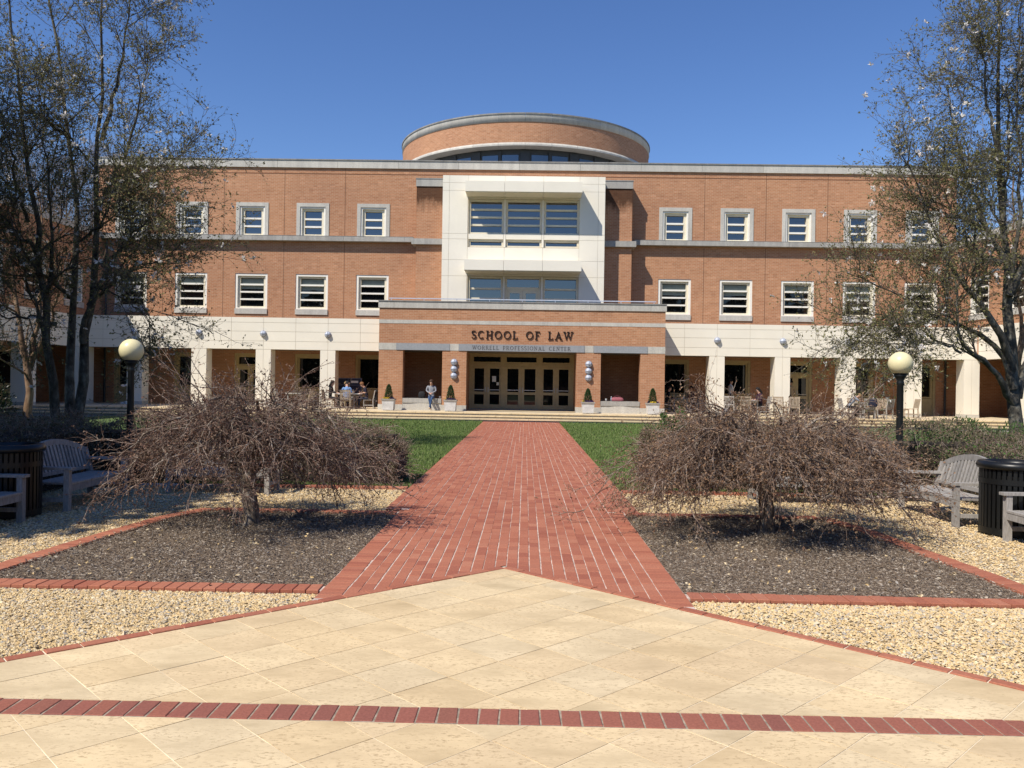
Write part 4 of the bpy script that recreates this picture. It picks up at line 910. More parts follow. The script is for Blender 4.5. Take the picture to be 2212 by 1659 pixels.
magnolia('magnolia_tree', (10.9, 18.0, 0), [
    (z3([(2204, 1000), (2198, 915), (2188, 820), (2180, 700), (2170, 560), (2166, 420), (2155, 250), (2150, 60), (2148, -60)], 0, .4), 18, .17, .02),
    (z3([(2186, 800), (2172, 752), (2150, 698), (2107, 651), (2059, 582), (2023, 520), (1998, 466), (1980, 400), (1970, 350), (1966, 310)], 0, -.5), 18, .10, .012),
    (z3([(2190, 840), (2172, 764), (2115, 728), (2062, 690), (2015, 682), (1965, 655), (1915, 622), (1875, 605), (1830, 590)], 0, .3), 18, .085, .01),
    (z3([(2192, 870), (2181, 848), (2149, 798), (2110, 757), (2076, 762), (2070, 690), (2062, 600)], 0, -.8), 18, .085, .02),
    (z3([(2170, 560), (2120, 470), (2095, 390), (2070, 310), (2055, 245), (2045, 190)], 0, .5), 18, .06, .012),
    (z3([(2160, 350), (2140, 260), (2128, 150), (2120, 60), (2118, 10)], 0, -.6), 18, .05, .012),
    (z3([(2182, 640), (2200, 480), (2205, 320), (2195, 160), (2200, 30)], .1, -.7), 18, .06, .012),
    (z3([(2170, 560), (2130, 560), (2090, 530), (2055, 470), (2040, 410)], 0, -.9), 18, .05, .01),
    (z3([(2165, 480), (2175, 380), (2185, 270), (2170, 140)], 0, 1.2), 18, .05, .01),
    (z3([(2180, 640), (2240, 500), (2290, 350), (2310, 200)], 0, .6), 18, .08, .015),
    (z3([(2076, 762), (2030, 742), (1985, 735), (1950, 745)], -.8, -1.0), 18, .03, .008),
    (z3([(2172, 520), (2090, 480), (2030, 455), (1985, 440)], 0, 1.), 18, .05, .01),
    (z3([(1960, 655), (1905, 690), (1870, 720), (1850, 742)], .2, .1), 18, .025, .006),
    (z3([(2200, 860), (2225, 740), (2260, 600), (2300, 480)], .1, .8), 18, .08, .015)],
    'magnolia with white blossoms and leaning limbs in front of the right arcade', 'tree', 'flowering magnolias', 22, 'leaf_magnolia', per=(12, 10, 10), bl=480)
magnolia('crape_myrtle', (-12.75, 21.0, 0), [
    (z3([(68, 960), (64, 880), (58, 790), (42, 700), (32, 600), (12, 480)], 0, -.3), 21, .14, .03),
    (z3([(64, 800), (84, 700), (90, 590), (96, 480), (80, 400)], 0, .3), 21, .08, .02),
    (z3([(66, 790), (108, 700), (126, 620), (135, 560)], 0, -.4), 21, .07, .02)],
    'tan barked leafless small tree left of the magnolia trunks', 'tree', None, 23, 'leaf_magnolia', per=(7, 6, 4), bl=0, leafn=1, barkm='bark_tan', twigm='bark_tan')
magnolia('crape_myrtle', (12.6, 21.5, 0), [
    (z3([(2196, 950), (2196, 850), (2206, 720), (2200, 600), (2185, 500), (2190, 380)], 0, .3), 21.5, .09, .02),
    (z3([(2196, 820), (2215, 700), (2230, 560), (2235, 440)], 0, -.4), 21.5, .07, .02)],
    'slender brown stemmed tree behind the right magnolia', 'tree', None, 24, 'leaf_magnolia', per=(7, 6, 4), bl=0, leafn=1, barkm='bark_tan', twigm='bark_tan')
# --- weeping trees
def weeping(base, R0, top, label, seed, budm, shoots, n1=44, dens=1.0, budn=5):
    r = np.random.default_rng(seed); t_ = thing('weeping_tree', base, label, 'tree', 'low weeping trees in the mulch beds')
    tr = NM(); cr = NM()
    kk = np.linspace(0, 1, 10); lean = r.normal(size=2) * .03
    P = np.stack([lean[0] * kk + .02 * np.sin(kk * 7), lean[1] * kk + .015 * np.cos(kk * 5), kk * .80 - .04], 1)[None]
    tr.add(*tubes(P, np.interp(kk, [0, .12, .6, 1], [.135, .095, .085, .10])[None], 12), 0)
    a = np.linspace(0, 2 * PI, n1, endpoint=False) + r.normal(size=n1) * .12; front = np.clip(-np.sin(a), 0, 1)
    rr = R0 * r.uniform(.6, 1.0, n1) * (1 - .22 * front); hz = top * r.uniform(.60, .98, n1) * (1.10 - .22 * rr / R0)
    K = 12; s = np.linspace(0, 1, K)[None]
    z0 = r.uniform(.58, .80, n1); zend = r.uniform(.22, .85, n1) + .22 * front
    far_ = (r.random(n1) < .12) & (front < .3); rr = np.where(far_, R0 * 1.18, rr); zend = np.where(far_, r.uniform(.1, .3, n1), zend)
    rad = rr[:, None] * (s ** .8); pk = r.uniform(.34, .55, n1)[:, None]; hz = np.maximum(hz, zend + .12)
    zz = np.where(s < pk, z0[:, None] + (hz - z0)[:, None] * np.sin(np.clip(s / pk, 0, 1) * PI / 2), hz[:, None] - (hz - zend)[:, None] * (np.clip((s - pk) / (1 - pk), 0, 1) ** 1.8))
    az = a[:, None] + np.cumsum(r.normal(size=(n1, K)) * .09, 1)
    P1 = np.stack([rad * np.cos(az), rad * np.sin(az), zz], -1) + r.normal(size=(n1, K, 3)) * .025; P1[:, 0] = np.stack([.03 * np.cos(a), .03 * np.sin(a), z0], 1)
    R1 = (r.uniform(.013, .032, n1)[:, None]) * np.linspace(1, .2, K)[None]; tr.add(*tubes(P1, R1, 6), 0)
    def weep(P, R, per, lens, g, rads, K, curl, t0=.18, out_=.45):
        st, d, ln, rd = sprout(P, R, per, t0, 1., (.4, 1.4), None, .6, 0, r, lens=lens)
        out = norm(st * [1, 1, 0] + 1e-6); d = norm(d + out * out_)
        Q, RR = grow(st, d, ln, r.uniform(rads[0], rads[1], len(st)), K, curl, g, .35, r)
        rq = np.linalg.norm(Q[..., :2], axis=2); fl = np.maximum(.03, .86 - .54 * rq + .18 * np.clip(-Q[..., 1] / np.maximum(rq, .1), 0, 1) * (rq < 1.25)); ok = (Q[..., 2] - fl).min(1) > r.uniform(-.12, .06, len(Q)); ok &= Q[..., 2].min(1) > .0
        return Q[ok], RR[ok]
    P2, R2 = weep(P1, R1, int(20 * dens), (.25, .8), -.09, (.0035, .009), 8, .17); cr.add(*tubes(P2, R2, 4), 0)
    P3, R3 = weep(P2, R2, 9, (.10, .36), -.07, (.0017, .0034), 5, .26, .1, .2); cr.add(*tubes(P3, R3, 3), 0)
    if shoots:
        i = r.integers(0, n1, shoots); st = P1[i, r.integers(3, 7, shoots)]; d = norm(st * [1, 1, 0]) * .8 + [0, 0, .75] + r.normal(size=(shoots, 3)) * .3
        Q, RR = grow(st, d, r.uniform(.4, 1.1, shoots), np.full(shoots, .007), 8, .14, -.09, .3, r); cr.add(*tubes(Q, RR, 4), 0)
        s2, d2, l2, r2_ = sprout(Q, RR, 5, .2, 1, (.4, 1.0), None, .6, 0, r, lens=(.1, .3)); Q2, RR2 = grow(s2, d2, l2, np.full(len(s2), .0025), 5, .2, -.05, .4, r); cr.add(*tubes(Q2, RR2, 3), 0); P3 = np.concatenate([P3, Q2])
    n = len(P3); i = np.repeat(np.arange(n), budn); k = r.integers(1, 5, len(i)); C = P3[i, k] + r.normal(size=(len(i), 3)) * .004; D = norm(P3[i, k] - P3[i, k - 1])
    L_ = r.uniform(.014, .034, len(i)); cr.add(*leaves(C, L_, L_ * r.uniform(.4, .7, len(i)), D, .3, r), 1)
    tr.build('trunk', ['bark_weeping'], t_, smooth=True); cr.build('crown', ['twig_weeping', budm], t_); return t_
weeping((-3.24, 9.78, -.02), 1.72, 1.62, 'bare reddish weeping tree in the left mulch bed', 31, 'bud_red', 44, 48, .78, 5)
weeping((2.87, 9.86, -.02), 1.82, 1.56, 'brown budded weeping tree in the right mulch bed', 32, 'bud_brown', 16, 52, 1.1, 6)
# --- hedges
plain('hedge_core', (.035, .028, .018), .95, nscale=14, namt=.6, bumpd=.03)
def hedge(x0, x1, y0, y1, h, label, seed, dens=1.0, green=.0, name='hedge'):
    r = np.random.default_rng(seed); t_ = thing(name, ((x0 + x1) / 2, (y0 + y1) / 2, -.03), label, 'hedge', 'clipped hedges round the court'); off = np.array(t_.location)
    def shape(n, shell):
        p = r.random((n, 3)); q = p * 2 - 1; f = r.integers(0, 3, n); m_ = r.random(n) < shell
        q[m_, f[m_]] = np.sign(q[m_, f[m_]]); q[:, 2] = np.abs(q[:, 2])
        edge = np.maximum(np.abs(q[:, 0]) ** 8, np.abs(q[:, 1]) ** 3)
        X = (x0 + x1) / 2 + q[:, 0] * (x1 - x0) / 2; Y = (y0 + y1) / 2 + q[:, 1] * (y1 - y0) / 2
        lump = .10 * np.sin(X * 2.3 + seed) + .08 * np.sin(Y * 3.1 + X) + .05 * np.sin(X * 7)
        Z = q[:, 2] * (h * (1 - .18 * edge) + lump); return np.stack([X, Y, Z], 1) + r.normal(size=(n, 3)) * .03
    A = (x1 - x0) * (y1 - y0) + 2 * h * ((x1 - x0) + (y1 - y0)); nt_ = int(240 * A * dens); nm = NM()
    st = shape(nt_, .75); d = r.normal(size=(nt_, 3)) + [0, 0, .5]; P, R = grow(st, d, r.uniform(.1, .32, nt_), r.uniform(.0018, .004, nt_), 3, .3, .02, .4, r); nm.add(*tubes(P - off, R, 3), 0)
    n = int(1350 * A * dens); C = shape(n, .8); L_ = r.uniform(.02, .05, n); nm.add(*leaves(C - off, L_, L_ * .55, None, .3, r), 1)
    if green:
        n = int(700 * A * green); C = shape(n, .9); C[:, 2] += .04; L_ = r.uniform(.03, .06, n); nm.add(*leaves(C - off, L_, L_ * .5, None, .3, r), 2)
    nm.build('foliage', ['twig_weeping', 'hedge_leaf', 'green_leaf'], t_)
    cm = MB().box(x0 + .14, x1 - .14, y0 + .14, y1 - .14, 0, h - .2); cm.v = [(a + r.normal() * .03, b_ + r.normal() * .03, c) for a, b_, c in cm.v]; cm.build('woody_core', 'hedge_core', t_)
    return t_
hedge(-8.4, -2.15, 13.55, 14.9, .98, 'dark brown hedge behind the left weeping tree, ending at the lawn', 41)
hedge(2.1, 8.4, 13.6, 14.95, 1.0, 'brown leafy hedge behind the right weeping tree, ending at the lawn', 42, 1.0, .2)
hedge(-8.3, -6.95, 6.5, 13.5, 1.02, 'shaded hedge behind the side benches on the left', 43, .8)
hedge(6.75, 8.2, 6.5, 13.5, .92, 'sunlit brown hedge behind the side bench and litter bin on the right', 44, .9, .3)
hedge(-17.5, -8.6, 14.2, 16.4, .9, 'dark low hedge under the left magnolia trunks', 45, .5, .1)
hedge(8.6, 17.5, 14.2, 16.4, .95, 'low brown hedge under the right magnolia trunk', 46, .5, .35)
def shrub(name, c, rad, label, cat, mat, n, seed, ls=(.04, .08), twig='twig_magnolia', cone=False, group=None, ztop=None):
    r = np.random.default_rng(seed); t_ = thing(name, c, label, cat, group); q = norm(r.normal(size=(n, 3))) * (r.random((n, 1)) ** .33)
    if cone:
        zz = r.random(n); a = r.uniform(0, 2 * PI, n); rr = np.minimum((1 - zz) ** .45, .8 + .9 * zz) * (.72 + .4 * r.random(n)) * np.sqrt(.35 + .65 * r.random(n)); C = np.stack([rr * np.cos(a) * rad[0], rr * np.sin(a) * rad[1], zz * rad[2]], 1)
    else: C = q * np.array(rad) * (1 + .18 * np.sin(q[:, :1] * 9 + q[:, 2:] * 7)) + [0, 0, rad[2] * .8]; C[:, 2] = np.maximum(C[:, 2], .02)
    L_ = r.uniform(*ls, n); nm = NM(); nm.add(*leaves(C, L_, L_ * .5, (norm(C * [1, 1, .3]) + [0, 0, .6]), .3, r), 0); nm.build('foliage', [mat], t_)
    k = 26 if not cone else 4; st = np.zeros((k, 3)); st[:, :2] = r.normal(size=(k, 2)) * .02; d = norm(r.normal(size=(k, 3)) + [0, 0, 1.2]); hgt = rad[2] * (1.3 if not cone else .8)
    P, R = grow(st, d if not cone else np.array([[0, 0, 1.]] * k) + r.normal(size=(k, 3)) * .1, np.full(k, hgt), np.full(k, .012), 6, .12, .02, .3, r); nm = NM(); nm.add(*tubes(P, R, 4), 0); nm.build('stem', [twig], t_); return t_
shrub('green_shrub', (2.62, 14.3, 0), (.42, .4, .68), 'fresh green shoots rising at the lawn end of the right hedge', 'shrub', 'green_leaf', 5200, 51, (.04, .09))
shrub('green_shrub', (8.1, 15.6, 0), (.95, .6, .62), 'bright green shrub above the right side bench', 'shrub', 'green_leaf', 9000, 52, (.03, .07))
shrub('green_shrub', (9.9, 17.2, 0), (1.1, .6, .55), 'green shrub at the foot of the right magnolia', 'shrub', 'green_leaf', 7000, 53, (.03, .07))
shrub('evergreen_shrub', (-14.0, 20.2, 0), (1.1, 1.0, 1.15), 'very dark rounded evergreen shrub at the far left', 'shrub', 'evergreen_leaf', 12000, 54, (.06, .1))
# --- evergreens standing outside the frame on the left, whose shade covers the left side of the court
for k, (x, y, rr, hh) in enumerate(((-13.3, 4.9, 2.9, 13.), (-15.2, 10.9, 3.0, 14.5), (-17.0, 6.4, 3.0, 15.), (-11.4, 9.3, 2.5, 7.0), (-12.6, 13.3, 2.4, 9.))):
    r = np.random.default_rng(60 + k); t_ = thing('evergreen_tree', (x, y, 0), ('nearest', 'middle', 'third', 'shorter', 'farthest')[k] + ' tall dense evergreen tree left of the court', 'tree', 'evergreens beyond the left hedge')
    n = 17000; q = norm(r.normal(size=(n, 3))) * (r.random((n, 1)) ** .3); q[:, :2] *= (1 - q[:, 2:] ** 4) ** .5 / np.maximum(1e-3, (1 - q[:, 2:] ** 2) ** .5); C = q * [rr, rr, hh * .46] * (1 + .12 * np.sin(q[:, :1] * 8 + q[:, 1:2] * 6)) + [0, 0, hh * .54]; nm = NM(); L_ = r.uniform(.26, .5, n); nm.add(*leaves(C, L_, L_ * .6, None, .3, r), 0); nm.build('crown', ['evergreen_leaf'], t_)
    P = np.linspace(0, 1, 8)[None, :, None] * np.array([0, 0, hh * .9]) + r.normal(size=(1, 8, 3)) * .05; nm = NM(); nm.add(*tubes(P, np.linspace(.28, .04, 8)[None], 10), 0); nm.build('trunk', ['bark_magnolia'], t_, smooth=True)
# --- bare wood behind the building
def bare_tree(seed):
    r = np.random.default_rng(seed); t_ = thing('bare_tree', (0, 0, 0), 'x', 'tree'); nm = NM(); tr = NM(); H_ = 23.
    P = np.stack([np.cumsum(r.normal(size=12) * .12), np.cumsum(r.normal(size=12) * .12), np.linspace(0, H_ * .9, 12)], 1)[None]; R = np.linspace(.26, .05, 12)[None]; tr.add(*tubes(P, R, 8), 0)
    st, d, ln, rad = sprout(P, R, 34, .25, 1, (.5, 1.0), None, .5, .3, r, lens=(3, 6.5)); P1, R1 = grow(st, d, ln, np.clip(rad, .03, .08), 7, .12, .06, .3, r); tr.add(*tubes(P1, R1, 5), 0)
    st, d, ln, rad = sprout(P1, R1, 9, .15, 1, (.4, 1.), None, .6, .1, r, lens=(1.2, 3)); P2, R2 = grow(st, d, ln, np.clip(rad, .018, .036), 5, .16, .05, .4, r); nm.add(*tubes(P2, R2, 3), 0)
    st, d, ln, rad = sprout(P2, R2, 7, .1, 1, (.4, 1.1), None, .6, .1, r, lens=(.5, 1.6)); P3, R3 = grow(st, d, ln, np.clip(rad, .011, .02), 4, .2, .05, .4, r); nm.add(*tubes(P3, R3, 3), 0)
    tr.build('trunk', ['twig_far'], t_); nm.build('crown', ['twig_far'], t_); return t_
pr = [bare_tree(71), bare_tree(72)]; cnt = 0
WOOD = [(-46, 82, 1.02), (-41, 78, .92), (-52, 88, 1.1), (-36, 84, .86), (-58, 84, 1.0), (-32, 79, .74), (-48, 96, 1.15), (-39, 94, 1.0), (-64, 95, 1.2), (-55, 76, .95), (-43, 70, .86), (-49, 72, .95), (-37, 71, .75), (-54, 68, 1.0), (-31, 88, .8), (-61, 74, 1.05), (-44, 88, 1.05), (-34, 96, .95),
        (37, 80, .62), (42, 84, .72), (47, 78, .76), (52, 88, .9), (45, 92, .85), (58, 84, .95), (40, 72, .6), (50, 74, .75), (36, 90, .7)]
for k, (x, y, s) in enumerate(WOOD):
    o = pr[k] if k < 2 else copy_tree(pr[k % 2]); o.location = (x, y, 0); o.rotation_euler = (0, 0, k * 1.7); o.scale = (s, s, s); sd = 'left' if x < 0 else 'right'
    tag(o, 'bare grey brown woodland tree showing above the ' + sd + ' wing roof', 'tree', 'bare woodland trees above the ' + sd + ' wing')
# --- wood behind the viewer, mirrored in the window panes
n = 34000; C = np.stack([rng.uniform(-75, 75, n), rng.uniform(-62, -48, n), 17 * rng.random(n) ** .95], 1); C[:, 2] *= np.where(np.abs(C[:, 0] + 3) > 20, 1, .45); C[:, 2] *= 1 + .12 * np.sin(C[:, 0] * .35); L_ = rng.uniform(.9, 1.7, n); nm = NM(); nm.add(*leaves(C, L_, L_ * .7), 0)
tag(nm.build('woodland', ['evergreen_leaf']), 'dark wood behind the viewer, mirrored in the window panes', 'woodland', kind='stuff')
# ================================================================== furniture
def bench_proto():
    t_ = thing('garden_bench', (0, 0, 0), 'x', 'bench', 'weathered garden benches'); Lh = .75
    for sx in (-1, 1):
        MB().box(sx * Lh - .035, sx * Lh + .035, -.30, -.23, 0, .53).build('leg', 'wood_grey', t_, world=False)
        m_ = MB(); m_.beam((sx * Lh, .22, 0), (sx * Lh, .24, .36), .07, .07); m_.beam((sx * Lh, .24, .36), (sx * Lh, .33, .70), .068, .068); m_.build('leg', 'wood_grey', t_, world=False)
        MB().box(sx * Lh - .05, sx * Lh + .05, -.34, .29, .532, .565).build('arm', 'wood_grey', t_, world=False)
        MB().box(sx * Lh - .02, sx * Lh + .02, -.23, .2, .12, .17).build('stretcher', 'wood_grey', t_, world=False)
    MB().box(-Lh + .036, Lh - .036, -.295, -.265, .255, .335).build('apron', 'wood_grey', t_, world=False)
    for k in range(6): MB().box(-Lh + .02, Lh - .02, -.30 + .088 * k, -.30 + .088 * k + .072, .338, .362).build('seat_slat', 'wood_grey', t_, world=False)
    MB().beam((-Lh, .255, .42), (Lh, .255, .42), .03, .05).build('lower_rail', 'wood_grey', t_, world=False)
    arch = lambda x: .66 + .17 * (1 - (x / Lh) ** 2); yb = lambda z: .24 + (z - .36) * .265
    n = 16; m_ = MB()
    for i in range(n):
        xa, xb = -Lh + 2 * Lh * i / n, -Lh + 2 * Lh * (i + 1) / n; za, zb = arch(xa), arch(xb)
        k = len(m_.v)
        for x, z in ((xa, za), (xb, zb)):
            for dy, dz in ((-.02, -.04), (.03, -.04), (.03, .035), (-.02, .035)): m_.v.append((x, yb(z) + dy, z + dz))
        for q in ((0, 4, 5, 1), (1, 5, 6, 2), (2, 6, 7, 3), (3, 7, 4, 0)): m_.f.append(tuple(k + j for j in q)); m_.m.append(0); m_.sm.append(False)
    m_.build('top_rail', 'wood_grey', t_, world=False)
    for i in range(17):
        x = -Lh + .075 + (2 * Lh - .15) * i / 16; z = arch(x) - .035; MB().beam((x, yb(.42), .44), (x, yb(z), z), .048, .016, up=(0, 1, 0)).build('back_slat', 'wood_grey', t_, world=False)
    return t_
BENCHES = [((-4.62, 12.72, -.025), 0, 'weathered bench facing the viewer behind the left weeping tree'), ((4.28, 12.72, -.025), 0, 'weathered bench facing the viewer behind the right weeping tree'),
           ((5.74, 11.32, -.025), -PI / 2, 'weathered arched bench between lamp post and litter bin on the right'), ((5.86, 8.9, -.025), -PI / 2, 'weathered bench cut off by the right edge of the picture'),
           ((-6.12, 11.3, -.025), PI / 2, 'shaded arched bench between lamp post and litter bin on the left'), ((-6.2, 8.95, -.025), PI / 2, 'shaded bench cut off by the left edge of the picture')]
bp = bench_proto(); bl = [bp] + [copy_tree(bp) for _ in BENCHES[1:]]
for o, (l, a, lab) in zip(bl, BENCHES): o.location = l; o.rotation_euler = (0, 0, a); o['label'] = lab
def bin_proto():
    t_ = thing('litter_bin', (0, 0, 0), 'x', 'bin', 'black slatted litter bins'); r_ = .36
    MB().lathe([(r_ + .01, .02), (r_ + .01, .10)], 40).build('hoop', 'black_metal', t_, world=False); MB().lathe([(r_ + .012, .62), (r_ + .012, .685)], 40).build('hoop', 'black_metal', t_, world=False)
    MB().lathe([(r_ - .02, .80), (r_ + .03, .80), (r_ + .045, .84), (r_ + .02, .885), (r_ - .06, .89), (r_ - .08, .84)], 40).build('rim', 'black_metal', t_, world=False)
    MB().lathe([(.02, .05), (r_ - .03, .05), (r_ - .03, .80)], 32).build('liner', 'dark_liner', t_, world=False)
    for k in range(40):
        a = 2 * PI * k / 40; o = MB().box(-.019, .019, -.005, .005, .03, .82).build('slat', 'black_metal', t_, world=False) if k == 0 else link('slat', sl, t_)
        if k == 0: sl = o.data
        o.location = (r_ * math.cos(a), r_ * math.sin(a), 0); o.rotation_euler = (0, 0, a + PI / 2)
    return t_
b0 = bin_proto(); b1 = copy_tree(b0); b0.location = (5.93, 10.12, -.025); b0['label'] = 'black slatted litter bin between the two side benches on the right'; b1.location = (-6.35, 10.12, -.025); b1['label'] = 'black slatted litter bin in the shade between the left side benches'
def lamp_proto():
    t_ = thing('lamp_post', (0, 0, 0), 'x', 'lamp post', 'globe lamp posts')
    MB().lathe([(.11, 0), (.11, .06), (.085, .1), (.075, .35), (.055, .42), (.05, 1.80), (.058, 1.82), (.058, 1.86), (.05, 1.88), (.075, 1.93), (.095, 1.955), (.095, 1.975), (.02, 1.98)], 20).build('post', 'post_black', t_, world=False)
    n = 24; pr_ = [(max(.001, .187 * math.sin(PI * i / n)), 2.153 - .187 * math.cos(PI * i / n)) for i in range(n + 1)]; MB().lathe(pr_, 40).build('globe', 'globe', t_, world=False)
    MB().lathe([(.09, 1.97), (.105, 1.98), (.105, 2.0), (.09, 2.005)], 24).build('collar', 'post_black', t_, world=False); return t_
l0 = lamp_proto(); l1 = copy_tree(l0); l0.location = (5.96, 13.25, -.03); l0['label'] = 'black lamp post with cream globe in front of the right arcade'; l1.location = (-6.35, 13.25, -.01); l1['label'] = 'black lamp post with cream globe beside the left magnolia trunks'
# --- wall lamps
def wall_lamp_proto():
    t_ = thing('wall_lamp', (0, 0, 0), 'x', 'wall lamp'); R_ = .15; n = 8
    MB().lathe([(R_ + .015, 0), (R_ + .015, .05), (R_ - .005, .06)], 24, axis='-y').build('base_ring', 'lamp_grey', t_, world=False)
    MB().lathe([(max(.001, (R_ - .008) * math.cos(PI / 2 * i / n)), .05 + .12 * math.sin(PI / 2 * i / n)) for i in range(n + 1)], 24, axis='-y').build('dome', 'white_metal', t_, world=False)
    for ax in (0, 1):
        m_ = MB(); pts = []
        for i in range(11):
            a = -PI / 2 + PI * i / 10; r_ = R_ * math.sin(a); q = .055 + .125 * math.cos(a); pts.append((r_, -q, 0) if ax == 0 else (0, -q, r_))
        for p, q in zip(pts, pts[1:]): m_.beam(p, q, .022, .014)
        m_.build('guard', 'lamp_grey', t_, world=False)
    return t_
wp = wall_lamp_proto(); first = True
ords = ['nearest to', 'second from', 'third from', 'fourth from']
spots = [((AX + s * u, YB - .001, 4.06), f"round white wall lamp on the {'left' if s < 0 else 'right'} cream band, {ords[k]} the portico", 'wall lamps on the cream bands') for s in (-1, 1) for k, u in enumerate(CU)]
spots += [((AX + s * 3.25, YP - .001, z), f"{n_} of the three round lamps on the pier {'left' if s < 0 else 'right'} of the entrance doors", 'stacked wall lamps on the entrance piers') for s in (-1, 1) for z, n_ in ((2.71, 'top'), (2.38, 'middle'), (2.05, 'bottom'))]
for l, lab, gr in spots:
    o = wp if first else copy_tree(wp); first = False; o.location = l; o['label'] = lab; o['group'] = gr
# ================================================================== terrace: planters, tables, chairs
def planter_proto():
    t_ = thing('stone_planter', (0, 0, 0), 'x', 'planter', 'stone planters before the portico')
    b_, tp = .25, .285
    k = MB(); k.v = [(-b_, -b_, .03), (b_, -b_, .03), (b_, b_, .03), (-b_, b_, .03), (-tp, -tp, .48), (tp, -tp, .48), (tp, tp, .48), (-tp, tp, .48)]
    k.f = [(3, 2, 1, 0), (4, 5, 6, 7), (0, 1, 5, 4), (1, 2, 6, 5), (2, 3, 7, 6), (3, 0, 4, 7)]; k.m = [0] * 6; k.sm = [False] * 6; k.build('body', 'planter', t_, world=False)
    MB().box(-.315, .315, -.315, -.235, .482, .55).box(-.315, .315, .235, .315, .482, .55).box(-.315, -.235, -.235, .235, .482, .55).box(.235, .315, -.235, .235, .482, .55).build('rim', 'planter_rim', t_, world=False)
    for sx in (-1, 1): MB().box(sx * .16 - .07, sx * .16 + .07, -.22, .22, 0, .032).build('foot', 'planter', t_, world=False)
    MB().box(-.235, .235, -.235, .235, .49, .515).build('soil', 'soil', t_, world=False); return t_
pp = planter_proto(); names = ['far left end of the portico', 'left side of the entrance doors', 'right side of the entrance doors', 'far right end of the portico']
for k, x in enumerate((-6.46, -3.52, 2.99, 6.05)):
    o = pp if k == 0 else copy_tree(pp); o.location = (x, 39.25, ZT); o['label'] = 'square stone planter at the ' + names[k]
    shrub('conifer_shrub', (x, 39.25, ZT + .5), (.22, .22, .72 if k != 2 else .66), 'small cone shaped conifer in the planter at the ' + names[k], 'shrub', 'conifer_leaf', 3000, 80 + k, (.025, .05), cone=True, group='cone conifers in the planters')
    r = np.random.default_rng(90 + k); n = 110; a = r.uniform(0, 2 * PI, n); rr = .25 * np.sqrt(r.random(n) * .7 + .3); C = np.stack([rr * np.cos(a), rr * np.sin(a), r.uniform(.02, .08, n)], 1); ye = (C[:, 0] < .05) if k == 0 else (np.abs(C[:, 0]) < .16) & (C[:, 1] < .1) if k == 3 else (C[:, 0] < -.2)
    t_ = thing('pansies', (x, 39.25, ZT + .505), ('yellow and purple', 'mostly purple', 'purple', 'purple and bright yellow')[k] + ' pansies in the planter at the ' + names[k], 'flowers', 'pansies in the planters')
    nm = NM()
    for mi, m_ in enumerate((ye, ~ye)):
        for _ in range(4): nm.add(*leaves(C[m_], .06, .05, np.array([[0, -.3, .6]]) + r.normal(size=(m_.sum(), 3)) * .6, .2, r), mi)
    nm.add(*leaves(np.repeat(C, 3, 0) * [1, 1, .5], .06, .03, np.tile([[0, 0, .6]], (3 * n, 1)), .2, r), 2); nm.build('petals', ['pansy_yellow', 'pansy_purple', 'green_leaf'], t_)
def chair_proto(name, mat, arms=False, arch=False):
    t_ = thing(name, (0, 0, 0), 'x', 'chair', 'wooden terrace chairs'); h = .92
    for sx in (-.23, .23):
        MB().box(sx - .022, sx + .022, .20, .245, 0, .42 if not arms else .64).build('leg', mat, t_, world=False)
        m_ = MB(); m_.beam((sx, -.25, 0), (sx, -.23, .43), .045, .045); m_.beam((sx, -.23, .43), (sx, -.33, h), .044, .044); m_.build('leg', mat, t_, world=False)
        if arms: MB().box(sx - .03, sx + .03, -.26, .26, .642, .668).build('arm', mat, t_, world=False)
        MB().box(sx - .012, sx + .012, -.23, .2, .16, .2).build('stretcher', mat, t_, world=False)
    m_ = MB()
    for k in range(6): m_.box(-.25, .25, -.22 + .08 * k, -.22 + .08 * k + .066, .422, .445)
    o = m_.build('seat', mat, t_, world=False); o['kind'] = 'stuff'; MB().box(-.205, .205, .21, .235, .36, .42).build('apron', mat, t_, world=False)
    m_ = MB(); yb = lambda z: -.23 - (z - .43) * .204
    for k in range(6): x = -.17 + .068 * k; m_.beam((x, yb(.52), .52), (x, yb(.86), .86), .038, .014, up=(0, 1, 0))
    o = m_.build('back_slats', mat, t_, world=False); o['kind'] = 'stuff'
    MB().beam((-.21, yb(.88), .88 + (.0 if not arch else .01)), (.21, yb(.88), .88), .025, .075 if not arch else .1, up=(0, 0, 1)).build('top_rail', mat, t_, world=False); MB().beam((-.21, yb(.5), .5), (.21, yb(.5), .5), .025, .05).build('lower_rail', mat, t_, world=False)
    return t_
def table_proto(name, square=False):
    t_ = thing(name, (0, 0, 0), 'x', 'table', 'terrace tables')
    if square: MB().box(-.5, .5, -.5, .5, .69, .725).build('table_top', 'wood_grey', t_, world=False)
    else: MB().lathe([(.001, .69), (.56, .69), (.56, .725), (.001, .725)], 36, smooth=False).build('table_top', 'wood_grey', t_, world=False)
    for sx in (-.33, .33):
        for sy in (-.33, .33): MB().box(sx - .03, sx + .03, sy - .03, sy + .03, 0, .69).build('leg', 'wood_grey', t_, world=False)
    MB().box(-.33, .33, -.34, -.32, .6, .689).box(-.33, .33, .32, .34, .6, .689).box(-.34, -.32, -.32, .32, .6, .688).box(.32, .34, -.32, .32, .6, .688).build('apron', 'wood_grey', t_, world=False); return t_
tp = table_proto('round_table'); first = True
for (x, y, lab) in ((-8.72, 40.95, 'round wooden table where four people study, left of the portico'), (-11.35, 41.0, 'round wooden table half hidden behind the left weeping tree'), (8.1, 43.5, 'round table in the arcade shade just right of the portico'),
                    (11.05, 41.0, 'round wooden table where a woman in dark clothes reads'), (16.05, 39.35, 'round wooden table with a white bag, where a man in grey leans')):
    o = tp if first else copy_tree(tp); first = False; o.location = (x, y, ZT); o['label'] = lab
